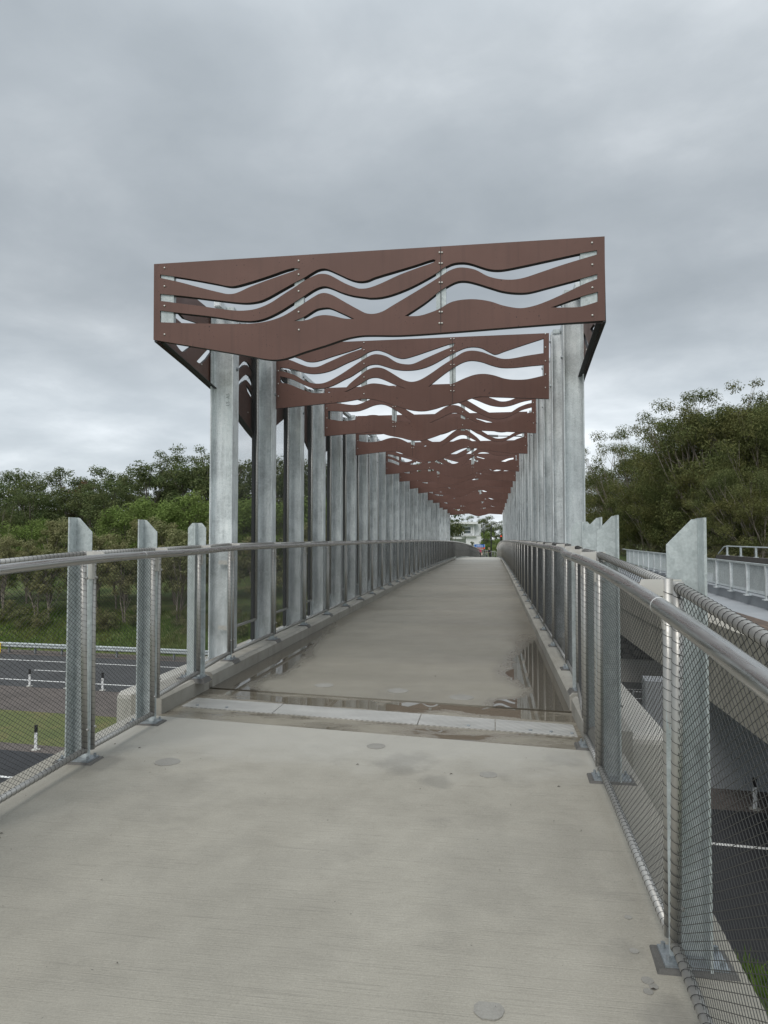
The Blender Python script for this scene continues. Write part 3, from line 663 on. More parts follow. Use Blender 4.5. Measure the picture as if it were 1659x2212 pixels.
P2=dict(outer=[(-3.281,4.489),(-3.275,3.515),(-2.905,3.543),(-2.474,3.573),(-2.175,3.594),(-1.941,3.625),(-1.79,3.623),(-1.589,3.575),(-1.34,3.488),(-1.142,3.433),(-0.97,3.419),(-0.798,3.449),(-0.701,3.478),(-0.555,3.508),(-0.409,3.541),(-0.24,3.594),(-0.12,3.608),(0.119,3.593),(0.856,3.547),(0.864,4.523)],
h=[[(-3.203,4.34),(-3.039,4.316),(-2.908,4.275),(-2.778,4.221),(-2.626,4.216),(-2.368,4.286),(-2.049,4.369),(-1.911,4.416),(-1.926,4.379),(-2.155,4.31),(-2.475,4.185),(-2.604,4.137),(-2.734,4.137),(-2.864,4.178),(-3.039,4.252),(-3.203,4.286)],[(-3.202,4.148),(-3.016,4.115),(-2.799,4.048),(-2.626,4.031),(-2.411,4.066),(-2.155,4.173),(-1.942,4.256),(-1.815,4.327),(-1.689,4.352),(-1.564,4.317),(-1.414,4.243),(-1.29,4.211),(-1.141,4.238),(-0.845,4.325),(-0.6,4.397),(-0.512,4.411),(-0.532,4.362),(-0.698,4.302),(-0.968,4.194),(-1.141,4.126),(-1.265,4.126),(-1.389,4.16),(-1.539,4.253),(-1.689,4.292),(-1.79,4.275),(-1.942,4.193),(-2.094,4.099),(-2.261,3.998),(-2.475,3.895),(-2.625,3.879),(-2.798,3.921),(-2.95,4.011),(-3.103,4.069),(-3.202,4.09)],[(-3.201,4.009),(-3.015,3.96),(-2.798,3.857),(-2.668,3.811),(-2.517,3.806),(-2.367,3.843),(-2.175,3.932),(-2.093,3.965),(-1.941,4.055),(-1.815,4.126),(-1.689,4.139),(-1.564,4.104),(-1.414,4.054),(-1.24,4.031),(-1.042,4.043),(-0.846,4.103),(-0.601,4.229),(-0.503,4.275),(-0.358,4.331),(-0.237,4.343),(-0.116,4.321),(0.003,4.255),(0.087,4.22),(0.218,4.259),(0.503,4.344),(0.786,4.425),(0.784,4.212),(0.549,4.185),(0.312,4.15),(0.17,4.156),(0.003,4.218),(-0.117,4.265),(-0.261,4.29),(-0.382,4.27),(-0.503,4.201),(-0.699,4.085),(-0.895,3.957),(-1.043,3.88),(-1.166,3.859),(-1.29,3.896),(-1.439,3.988),(-1.589,4.073),(-1.714,4.092),(-1.84,4.057),(-1.967,3.969),(-2.093,3.872),(-2.218,3.765),(-2.474,3.735),(-2.689,3.742),(-2.906,3.818),(-3.037,3.876),(-3.201,3.917)],[(-2.196,3.739),(-2.093,3.78),(-1.941,3.855),(-1.815,3.926),(-1.714,3.942),(-1.614,3.919),(-1.439,3.839),(-1.24,3.758),(-1.489,3.808),(-1.614,3.839),(-1.765,3.854),(-1.891,3.823),(-2.042,3.758)],[(-0.908,3.777),(-0.699,3.937),(-0.528,4.05),(-0.383,4.123),(-0.262,4.143),(-0.117,4.118),(0.026,4.064),(0.169,4.024),(0.359,4.017),(0.595,4.033),(0.783,4.043),(0.782,3.886),(0.547,3.841),(0.358,3.84),(0.216,3.862),(0.073,3.911),(-0.07,3.94),(-0.214,3.933),(-0.359,3.889),(-0.505,3.828),(-0.602,3.799),(-0.797,3.793)]],
b=[(-3.23,4.095),(-3.229,3.899),(-3.228,3.705),(-1.886,4.474),(-1.885,4.362),(-1.885,4.157),(-1.885,3.953),(-1.885,3.702),(-0.568,4.475),(-0.569,4.297),(-0.57,4.093),(-0.571,3.786),(-0.571,3.705),(-0.522,4.473),(-0.523,4.295),(-0.523,4.091),(-0.524,3.784),(-0.525,3.703),(0.812,4.489),(0.811,4.296),(0.809,4.098),(0.807,3.902),(0.806,3.71)])

def bolt_mesh():
    mb = MB(); vs = []
    mb.tube([(0, -.001, 0), (0, -.007, 0), (0, -.0105, 0)], [.0105, .0095, .004], 8); return mb.mesh('bolt', M['bracket'], True)
BM = bolt_mesh()
def cross_panel(sheet_me, v, bolts, seam, battens, lab, group, th=.014, mirror=False, grp_parts=True, bt=.05):
    t = thing('cut_panel', lab, 'panel', (0, v, zpath(v)), 0, group)
    if v > 8: t.scale = (.985, 1, 1); t.location.x = -1.2*.015
    link('sheet', sheet_me[0], t); link('backing', sheet_me[1], t, (0, .007+bt/2+.0005, 0))
    mx = (lambda x: -2.41-x) if mirror else (lambda x: x)
    if grp_parts:
        for x, z in bolts: link('bolt', BM, t, (mx(x), -th/2, z))
        z0, z1 = seam[1], seam[2]; x = mx(seam[0])
        MB().box(x-.003, x+.003, -th/2-.001, -th/2+.004, z0, z1).build('seam', M['core'], t)
    for x0, x1, z0, z1 in battens:
        a, b = sorted((mx(x0), mx(x1))); MB().box(a, b, th/2+.0002, th/2+.056, z0, z1).build('batten', M['galvnew'], t)
    return t
# the panel heads are level: flatten the traced top corners
def level(P, zt):
    P['outer'] = [(x, zt if z > 4.44 else z) for x, z in P['outer']]; return P
P1 = level(P1, 4.51); P2 = level(P2, 4.50)
def pair(P, bt):
    a = cutsheet('sheet', P['outer'], P['h'], .014); b = cutsheet('backing', P['outer'], P['h'], bt); b.materials[0] = M['core']; return a, b
s1m = pair(P1, .055)
cross_panel(s1m, 7.125, P1['b'], (-.497, 3.63, 4.508), [(-3.52,-3.37,3.75,4.47), (-2.03,-1.93,3.52,4.47), (-.545,-.445,3.66,4.47), (.88,1.04,3.72,4.47)],
            'large front brown panel with wavy cut-outs crossing above the walkway', 'brown wave panels across the walkway', bt=.055)
s2m = pair(P2, .03)
mirror = lambda P: dict(outer=[(-2.41-x, z) for x, z in P['outer']][::-1], h=[[(-2.41-x, z) for x, z in h][::-1] for h in P['h']], b=[(-2.41-x, z) for x, z in P['b']])
P3 = mirror(P2); P3['outer'] = [(x, z if z > 4.4 else z-.0) for x, z in P3['outer']]
s3m = pair(P3, .03)
def warp(P, a, ph):     # the same family of waves, differently phased
    g = lambda x, z: (x, z + (a*math.sin(2.6*x+ph)*(1-((x+1.205)/2.07)**2)*min(1, max(0, (4.45-z)/.3)) if z < 4.44 else 0))
    return dict(outer=[g(*p) for p in P['outer']], h=[[g(*p) for p in h] for h in P['h']], b=P['b'])
P4 = warp(P2, .05, 1.0); P5 = warp(P3, .06, 2.6); P6 = warp(P2, -.06, .4)
S = [(s2m, False, P2), (s3m, True, P3)] + [(pair(P, .03), mi_, P) for P, mi_ in ((P4, False), (P5, True), (P6, False))]
order = [0, 1, 3, 2, 1, 4, 3, 0, 1, 2, 3, 4, 0]
for i, k in enumerate(PAN_K):
    v = 8.66+1.63*k + (.09 if k == 1 else 0); me, mir, P = S[order[i]]
    lab = 'second brown wave panel from the front, set between the columns' if i == 0 else ('%s brown wave panel from the front, seen below the one before it' % ORD[i+1] if i < 7 else 'distant brown wave panel packed close at the far end of the walkway')
    cross_panel(me, v, P2['b'] if i < 5 else [], (-.545, 3.50, 4.47), [(-1.93,-1.85,3.60,4.46), (-.59,-.50,3.60,4.46)], lab, 'brown wave panels across the walkway' if i < 7 else 'distant brown wave panels', .014, mir, i < 5, .03)
# ---------------------------------------------------------------- brown side panels outside the column heads
def sidepanel(v0, v1, first):
    zb = lambda v: (3.42 + .20*math.cos(2*PI*(v-12.4)/3.15) + .10*math.cos(2*PI*(v-12.0)/6.4))
    if first: bot = [(7.12,3.66),(7.9,3.57),(8.7,3.46),(9.2,3.35),(9.6,3.24),(10.0,3.12),(v1,3.05)]
    else:
        n = 12; bot = [(v0+(v1-v0)*i/n, zb(v0+(v1-v0)*i/n)) for i in range(n+1)]
        if v0 < 11: bot[0] = (v0, 3.05)
    outer = [(v0, 4.47)] + bot + [(v1, 4.47)]
    hA = [(9.61,3.988),(9.751,4.082),(9.876,4.138),(10.005,4.145),(10.10,4.12),(10.20,4.06),(10.22,4.02),(10.106,4.068),(9.974,4.098),(9.861,4.074),(9.752,4.022),(9.61,3.934)]
    hB = [(9.0,3.50),(9.3,3.58),(9.612,3.772),(9.786,3.882),(9.944,3.957),(10.075,3.958),(10.15,3.93),(10.22,3.886),(10.22,3.81),(10.077,3.846),(9.93,3.87),(9.788,3.805),(9.614,3.697),(9.35,3.53)]
    hC = [(9.905,3.80),(9.964,3.79),(10.113,3.751),(10.22,3.70),(10.22,3.65),(10.149,3.65),(9.982,3.713)]
    if first:
        holes = [hA, hB, hC, [(7.585,3.758),(7.655,3.733),(7.725,3.716),(7.806,3.729),(7.909,3.792),(8.025,3.857),(7.784,3.84)], [(8.161,3.705),(8.217,3.70),(8.308,3.715),(8.47,3.815),(8.626,3.943),(8.613,3.972),(8.528,3.96),(8.421,3.89)],
                 [(7.30,4.20),(7.8,4.12),(8.4,4.22),(9.0,4.33),(9.0,4.30),(8.4,4.15),(7.8,4.04),(7.30,4.08)], [(7.35,3.97),(7.7,3.95),(8.1,4.0),(8.5,4.07),(8.1,3.94),(7.7,3.89),(7.35,3.91)]]
    else:
        holes = []
        for dx in (.72+v0-9.7, 2.32+v0-9.7):
            for h_ in (hA, hB): 
                q = [(x+dx-.0, z) for x, z in h_]; holes.append([(min(v1-.08, max(v0+.08, x)), z) for x, z in q])
        holes.append([(v0+.2,4.30),(v0+.9,4.36),(v0+1.6,4.26),(v0+2.3,4.37),(v0+3.0,4.30),(v0+2.3,4.32),(v0+1.6,4.20),(v0+.9,4.31)])
    return cutsheet('side_panel', [(a, b) for a, b in outer], holes, .03, 'yz', False)
sheets = [(7.17, 10.28, True)] + [(10.28+3.26*i+.008, 10.28+3.26*(i+1), False) for i in range(14)]
for left in (True, False):
    x = -3.565 if left else 1.103; sd = 'left' if left else 'right'
    for i, (a, b, fst) in enumerate(sheets):
        me = sidepanel(a, b, fst)
        lab = ('brown cut side panel at the front corner above the %s columns' % sd) if i == 0 else ('%s brown side panel along the %s column heads' % (ORD[i], sd) if i < 5 else 'distant brown side panel along the %s column heads' % sd)
        me.transform(Matrix.Translation((0, -a, 0)))
        o = thing('side_panel', lab, 'side panel', (x, a, zpath((a+b)/2)), 0, 'brown side panels on the %s' % sd)
        link('sheet', me, o)
        if i == 0:
            s_ = 1 if left else -1
            mb = MB(); pts = [(7.19,3.66),(7.9,3.57),(8.7,3.46),(9.2,3.35),(9.6,3.24),(10.0,3.12),(10.26,3.05)]
            for (a0, b0), (a1, b1) in zip(pts[:-1], pts[1:]):
                xa, xb = sorted((s_*.017, s_*.075))
                mb.hexa([(xa,a0,b0+.002),(xb,a0,b0+.002),(xb,a1,b1+.002),(xa,a1,b1+.002)], [(xa,a0,b0+.012),(xb,a0,b0+.012),(xb,a1,b1+.012),(xa,a1,b1+.012)])
            mb.build('edge_channel', M['blacksteel'], o, (0, -a, 0))
            for y, z in ((8.3,3.7),(8.3,4.1),(10.0,3.4),(10.0,3.9),(8.3,4.35)):
                bo_ = link('bolt', BM, o, (s_*.015, y-a, z)); bo_.rotation_euler = (0, 0, PI/2 if left else -PI/2)
# ---------------------------------------------------------------- terrain and highway
def rectdist(u, v, u0, u1, v0, v1): return math.hypot(max(u0-u, 0, u-u1), max(v0-v, 0, v-v1))
def ground(u, v):
    n, t = nt(u, v); z = -6.0
    z = max(z, min(-.45, -.45 - .66*rectdist(u, v, -3.3, 1.0, -60, 3.6)))                   # approach embankment
    if n > 41: z = max(z, -6 + 2.2*sst(40.5, 50, n) + 3.6*sst(52, 110, n)*(1-sst(-18, -6, u)))       # grassed bank below the forest
    pd = rectdist(u, v, -4.5, 22, 57.5, 400)                                       # far abutment and the land behind it
    z = max(z, min(-.4, zpath(max(v, 57))-.35) - .6*pd)
    if u > 10 and v < 90:                                                                     # wooded hill to the right
        z = max(z, -6 + 5.6*sst(40.5, 48, n)*sst(10, 15, u) + .11*max(0, u-16)*sst(44, 60, n) )
    return z + (.10*math.sin(u*.7+v*.3)*math.sin(v*.45) if n > 44 or (n < 11 and z < -.8) else 0)
def grid(name, nrange, trange, m, off=0., uv=None):
    vs = []; fs = []
    for n in nrange:
        for t in trange: u, v = rt(n, t); vs.append((u, v, ground(u, v)+off))
    w = len(trange)
    for i in range(len(nrange)-1):
        for j in range(w-1): fs.append((i*w+j, i*w+j+1, (i+1)*w+j+1, (i+1)*w+j))
    me = bpy.data.meshes.new(name); me.from_pydata(vs, [], fs); me.materials.append(m); me.polygons.foreach_set('use_smooth', [True]*len(fs)); me.update()
    MB().fix(me)
    o = link(name, me); o['kind'] = 'structure'; return o
ns = [-60,-40,-25,-15,-10]+[-8+.8*i for i in range(90)]+[66,70,75,80,90,100,120,150,200,300,450,700,1100]
ts = [-900,-500,-300,-200,-140,-100,-80]+[-70+1.2*i for i in range(115)]+[72,80,90,110,150,220,350,600,900]
grid('ground', ns, ts, M['ground'])
def strip(name, n0, n1, t0, t1, m, z):
    a, b, c, d = rt(n0,t0), rt(n0,t1), rt(n1,t1), rt(n1,t0)
    mb = MB(); mb.add([(*a,z),(*b,z),(*c,z),(*d,z)], [(0,1,2,3)]); return struct(mb.build(name, m))
strip('road', 13.4, 21.6, -160, 160, M['asphalt_new'], -5.975)
strip('road', 30.9, 39.3, -160, 160, M['asphalt'], -5.975)
strip('gravel_shoulder', 26.6, 30.9, -160, 160, M['gravel'], -5.98)
strip('grass_median', 22.4, 26.6, -160, 2, M['lawn'], -5.982)
strip('gravel_shoulder', 21.6, 22.4, -160, 2, M['gravel'], -5.982)
strip('gravel_shoulder', 21.6, 26.6, 2, 160, M['gravel'], -5.982)
strip('gravel_shoulder', 39.3, 41.0, -160, 160, M['gravel'], -5.98)
def line(n, t0, t1, w=.13, dash=None):
    mb = MB(); t = t0
    while t < t1:
        e = min(t1, t+(dash[0] if dash else t1-t0)); a, b, c, d = rt(n,t), rt(n,e), rt(n+w,e), rt(n+w,t)
        mb.add([(*a,-5.968),(*b,-5.968),(*c,-5.968),(*d,-5.968)], [(0,1,2,3)]); t = e + (dash[1] if dash else 1)
    return mb
def roadline(*a, lab=''):
    o = line(*a).build('road_marking', M['paint']); o['kind'] = 'structure'; o['label'] = lab
roadline(19.1, -160, 160, .14, lab='solid white edge line of the near carriageway')
roadline(32.25, -160, 160, .15, lab='solid white line on the close side of the far carriageway')
roadline(37.4, -160, 160, .15, lab='solid white edge line below the guardrail')
roadline(34.8, -161, 160, .13, (3.2, 8.8), lab='dashed white lane line of the far carriageway')
# W-beam guardrail
gr = thing('guardrail', 'galvanised corrugated guardrail running along the far side of the highway', 'guardrail', (*rt(39.6, -14), -6))
u0, v0 = rt(39.6, -14); ang = math.atan2(rt(39.6, 1)[1]-rt(39.6, 0)[1], rt(39.6, 1)[0]-rt(39.6, 0)[0]); gr.rotation_euler = (0, 0, ang)
prof = [(0,.42),(-.06,.46),(-.06,.52),(-.0,.57),(-.06,.62),(-.06,.68),(0,.73),(.012,.73),(-.045,.675),(-.045,.625),(.014,.57),(-.045,.515),(-.045,.465),(.012,.42)]
mb = MB(); mb.prism([(a, b) for a, b in prof], -21.6, 15, 'x'); mb.build('beam', M['galvnew'], gr)
pm = MB().box(-.04, .04, .06, .20, -.2, .72).box(-.05, .05, .0, .07, .46, .68).mesh('post', M['galvdark'])
for i in range(18): link('post', pm, gr, (-21+2*i, 0, 0))
# roadside posts, yellow sign
pm = MB().box(-.05, .05, -.018, .018, 0, .62).mesh('post_body', M['white']); ph = MB().box(-.052, .052, -.020, .020, .62, .88).mesh('black_band', M['black'])
foot = MB().tube([(0,0,0),(0,0,.03)], .16, 10).mesh('footing', M['conc'])
for (n, t, lab, hh) in [(31.1, -26.14, 'small white roadside post with black top, leftmost of the three by the gravel', 1), (31.1, -23.96, 'small white roadside post with black top, middle of the three by the gravel', 1), (31.1, -21.91, 'small white roadside post with black top, rightmost of the three by the gravel', 1),
                    (21.9, -18.1, 'white roadside post with black top standing on the grass median', 1), (21.9, 5.28, 'white roadside post with black top under the road bridge on the right', 1)]:
    u, v = rt(n, t); p = thing('roadside_post', lab, 'roadside post', (u, v, -6), .15, 'white roadside posts')
    link('post_body', pm, p); link('black_band', ph, p); link('footing', foot, p)
u, v = cw(-25.45, 46.6)
y = thing('road_sign', 'yellow sign on a post at the end of the guardrail', 'sign', (u, v, -6), TH)
MB().box(-.45, .45, -.01, .01, .05, .72).build('sign_board', M['yellow'], y); MB().box(-.03, .03, .012, .06, 0, 1.0).build('post', M['galvdark'], y)

# ---------------------------------------------------------------- neighbouring road bridge on the right
rb = thing('road_bridge', 'concrete road bridge with deep pale girder crossing the highway on the right', 'bridge', (5.8, 4, -.7))
def lbox(name, m, u0, u1, v0, v1, z0, z1, par, org): return MB().box(u0-org[0], u1-org[0], v0-org[1], v1-org[1], z0-org[2], z1-org[2]).build(name, M[m], par)
org = (5.8, 4, -.7)
lbox('girder', 'girder', 5.8, 6.35, 2, 56, -2.85, -1.62, rb, org)
lbox('edge_beam', 'girder', 5.76, 6.4, 2, 56.2, -1.60, -.70, rb, org)
lbox('deck', 'wood', 6.4, 7.35, 2, 56.2, -1.3, -.705, rb, org)
lbox('deck_slab', 'slate', 7.35, 14.2, 2, 56.2, -1.5, -.72, rb, org)
for u in (8.2, 10.4, 12.6): lbox('girder', 'slate', u, u+.5, 2.2, 56, -2.85, -1.5, rb, org)
MB().prism([(8.0-5.8, 10-4), (8.25-5.8, 10-4), (10.4-5.8, 60-4), (10.15-5.8, 60-4)], -.1, .32, 'z').build('kerb_wall', M['slate'], rb)
# drip plate and the small notice fixed on the girder
lbox('plate', 'galvdark', 5.735, 5.758, 24.2, 25.6, -1.35, -.80, rb, org)
# pier wall and abutment under it
def rtbox(name, m, n0, n1, t0, t1, z0, z1, lab, cat='wall'):
    a, b, c, d = rt(n0,t0), rt(n0,t1), rt(n1,t1), rt(n1,t0)
    o = MB().hexa([(*p, z0) for p in (a,b,c,d)], [(*p, z1) for p in (a,b,c,d)]).build(name, M[m]); return tag(o, lab, cat)
rtbox('pier_wall', 'slate', 23.4, 24.3, 2.6, 24, -6.2, -2.87, 'grey concrete pier wall under the road bridge in the highway median')
rtbox('barrier_wall', 'conc', 39.4, 39.8, 3.2, 40, -6.2, -4.85, 'low concrete wall along the far carriageway under the road bridge')
ab = rtbox('rock_bank', 'rock', 39.9, 40.2, 3.0, 40, -6, -4.7, 'bank of dark rocks in wire baskets under the road bridge', 'rock bank')
a, b, c, d = rt(39.85,1), rt(39.85,40), rt(44.5,40), rt(44.5,1)
me = MB().hexa([(*p, -6.2) for p in (a,b,c,d)], [(*a,-4.95),(*b,-4.95),(*c,-2.6),(*d,-2.6)]).mesh('rock_bank', M['rock']); MB().fix(me); ab.data = me
o = rtbox('abutment_wall', 'slate', 45, 46, 1, 40, -6.2, -1.5, 'dark grey abutment wall behind the rock bank under the road bridge')
wf = thing('wire_fence', 'low wire fence by the highway under the road bridge', 'fence', (*rt(31.2, 3), -6), ang)
for i in range(6): MB().box(2.4*i-.03, 2.4*i+.03, -.03, .03, 0, 1.25).build('post', M['galvdark'], wf)
for z in (.3, .62, .92, 1.2): MB().tube([(0,0,z),(12,0,z)], .012, 5).build('wire', M['galv'], wf)
# balustrade on the road bridge
b0 = Vector((8.05, 14.0)); b1 = Vector((10.0, 57.0)); bd = (b1-b0).normalized(); bang = math.atan2(bd.y, bd.x); bl = (b1-b0).length
bal = thing('balustrade', 'galvanised balustrade of vertical bars on the road bridge beyond the right fence', 'balustrade', (b0.x, b0.y, -.38), bang)
MB().box(0, bl, -.05, .05, 1.04, 1.10).build('top_rail', M['galvnew'], bal); MB().box(0, bl, -.03, .03, .10, .135).build('bottom_rail', M['galvdark'], bal)
mbp = MB().box(-.05, .05, -.055, .055, 0, 1.04).box(-.12, .12, -.10, .12, -.02, .012).mesh('post', M['galv'])
bm_ = MB()
for i in range(1, 17): bm_.box(.115*i-.009, .115*i+.009, -.008, .008, .135, 1.04)
bmm = bm_.mesh('bar_panel', M['galvnew'])
nb = int(bl/1.96)
for i in range(nb): link('post', mbp, bal, (i*1.96, 0, 0)); link('bar_panel', bmm, bal, (i*1.96, 0, 0))
# far parapet with small handrail
pw = thing('parapet_wall', 'dark stained concrete parapet wall on the far edge of the road bridge', 'wall', (11.4, 20, -.7))
MB().prism([(0, 0), (19.4, 0), (18.7, 1.38), (0, 1.38)], 0, .35, 'x').build('wall_panel', M['dirty'], pw)
hr = thing('small_handrail', 'low pale metal handrail standing on the dark parapet wall', 'handrail', (11.57, 20, .68))
MB().tube([(0, 18.9, .06), (0, 18.0, .42), (0, 17.6, .46), (0, 0, .46)], .028, 8).build('top_rail', M['galvnew'], hr)
for i in range(10): MB().box(-.035, .035, 17.5-1.95*i-.05, 17.5-1.95*i+.05, 0, .44).box(-.08, .08, 17.5-1.95*i-.1, 17.5-1.95*i+.1, -.005, .03).build('post', M['galvnew'], hr)
# street lamp whose arm shows above the canopy
def lamp(name, x, y, h, arm, lab, m='black', r=.05, s=1.):
    t = thing(name, lab, 'street lamp', (x, y, ground(x, y) if y > 50 else -.5))
    z0 = t.location.z; H = h-z0
    MB().tube([(0,0,0),(0,0,H-1.0),(arm*.04,0,H-.4),(arm*.22,0,H-.08),(arm*.5,0,H),(arm,0,H+.03)], [r*1.4,r,r*.8,r*.7,r*.6,r*.5], 8).build('pole', M[m], t)
    MB().hexa([(arm,-.10,H-.02),(arm+.65*s*(1 if arm>0 else -1),-.12,H+.0),(arm+.65*s*(1 if arm>0 else -1),.12,H+.0),(arm,.10,H-.02)],
              [(arm,-.06,H+.08),(arm+.55*s*(1 if arm>0 else -1),-.06,H+.12),(arm+.55*s*(1 if arm>0 else -1),.06,H+.12),(arm,.06,H+.08)]).build('lamp_head', M[m], t)
    return t
lamp('street_lamp', 2.6, 41, 7.35, -2.2, 'dark street lamp arm reaching over the walkway canopy')

# ---------------------------------------------------------------- beyond the bridge
u, v = cw(19.6, 130); lamp('street_lamp', u, v, 4.35, 2.6, 'tall dark curved street lamp at the far end of the walkway', 'black', .10)
u, v = cw(23.9, 170); lamp('street_lamp', u, v, 6.2, 2.0, 'thin distant street lamp behind the blue billboard', 'black', .07)
def camrect(t, name, X0, X1, Y0, Y1, z0, z1, m): return MB().box(X0, X1, Y0, Y1, z0, z1).build(name, M[m], t)
bu, bv = cw(22, 198); hz = ground(bu, bv)
hs = thing('white_building', 'white two storey building with a row of windows beyond the far end of the bridge', 'building', (bu, bv, hz), TH)
def bx(name, xa, xb, Ya, Yb, za, zb, m): return MB().box(xa-22, xb-22, Ya-198, Yb-198, za-hz, zb-hz).build(name, M[m], hs)
bx('upper_wall', 12, 25.4, 198, 212, 2.4, 5.4, 'offwhite'); bx('roof', 11.5, 26.0, 196.8, 213, 5.4, 6.0, 'white'); bx('lower_wall', 12, 23.0, 199.5, 212, hz-.5, 2.4, 'white')
bx('side_wing', 22.8, 27.0, 197.5, 209, hz-.5, 2.0, 'white'); bx('ledge', 21.5, 25.6, 196.9, 198.6, 2.0, 2.25, 'white'); bx('side_panel', 25.5, 27.1, 198.5, 210, 2.2, 5.5, 'offwhite')
bx('garage_door', 17.2, 21.8, 199.3, 199.6, hz, 1.2, 'offwhite'); bx('beam_band', 12, 22.6, 197.7, 198.5, 1.3, 1.75, 'white')
for i in range(5):
    w = bx('window', 13.4+2.2*i, 15.3+2.2*i, 197.88, 198.05, 2.9, 4.5, 'glass')
    MB().box(13.3+2.2*i-22, 15.4+2.2*i-22, -.2, -.12, 3.62-hz, 3.72-hz).build('frame_bar', M['white'], w)
for i in range(6): bx('window_frame', 13.2+2.2*i, 13.4+2.2*i, 197.8, 198.1, 2.8, 4.6, 'white')
bx('downpipe', 24.7, 24.95, 197.6, 197.9, 2.2, 5.4, 'white')
u, v = cw(22.15, 165); gz = ground(u, v)
sg = thing('billboard', 'blue billboard with rows of white lettering above a reddish picture strip', 'billboard', (u, v, gz), TH)
zt = .05-gz
MB().box(-1.2, 1.2, -.05, .05, zt-.68, zt).build('blue_board', M['blue'], sg); MB().box(-1.2, 1.2, -.049, .049, zt-1.4, zt-.69).build('picture_strip', mat('billboard_picture', (.42,.17,.12), .6), sg)
MB().box(1.2, 1.27, -.06, .06, zt-1.4, zt+.03).build('frame', M['white'], sg)
for x in (-.8, .8): MB().box(x-.06, x+.06, .06, .15, 0, zt).build('post', M['galvdark'], sg)
r = random.Random(3); mb = MB()
for zz, x0, x1, h in ((zt-.13, -.35, .35, .06), (zt-.32, -.72, .72, .15), (zt-.55, -.85, .85, .08)):
    x = x0
    while x < x1: w = r.uniform(.04, .11); mb.box(x, x+w, -.058, -.051, zz-h/2, zz+h/2*r.choice((.6, 1, 1))); x += w+r.choice((.02, .03, .09))
mb.build('lettering', M['white'], sg)
r = random.Random(8); mb = MB()
for i in range(16): x = r.uniform(-1.1, 1.0); z = zt-r.uniform(.8, 1.35); mb.box(x, x+r.uniform(.1, .3), -.056, -.050, z-.06, z+r.uniform(.02, .08))
mb.build('picture_shapes', mat('billboard_tan', (.62,.42,.28), .6), sg)
# traffic signal heads
for (px, py, Y, lab) in ((1082, 1162, 118, 'traffic light showing red beside the far right fence'), (1045.5, 1187, 150, 'traffic light standing beside the blue billboard')):
    X = (px-829.5)/1534*Y; z = 1.55+(1162-py)*Y/1534; u, v = cw(X, Y); gz = ground(u, v)
    t = thing('traffic_light', lab, 'traffic light', (u, v, gz), TH)
    MB().tube([(0,.15,0),(0,.15,z-gz+.5)], .06, 8).build('pole', M['galvdark'], t); MB().box(-.14, .14, -.12, .12, z-gz-.5, z-gz+.5).build('signal_box', M['black'], t)
    for i, mm in enumerate(('redlamp', 'black', 'black')): MB().tube([(0,-.12,z-gz+.3-.3*i),(0,-.17,z-gz+.3-.3*i)], .08, 10).build('lens', M[mm], t)
u, v = cw(21.8, 128); gz = ground(u, v); t = thing('path_sign', 'small pale sign on a thin post beside the curving far path', 'sign', (u, v, gz), TH)
MB().tube([(0,0,0),(0,0,2.4)], .04, 6).build('post', M['galvnew'], t); MB().box(-.17, .17, -.05, -.03, 2.0, 2.75).build('sign_plate', M['white'], t)

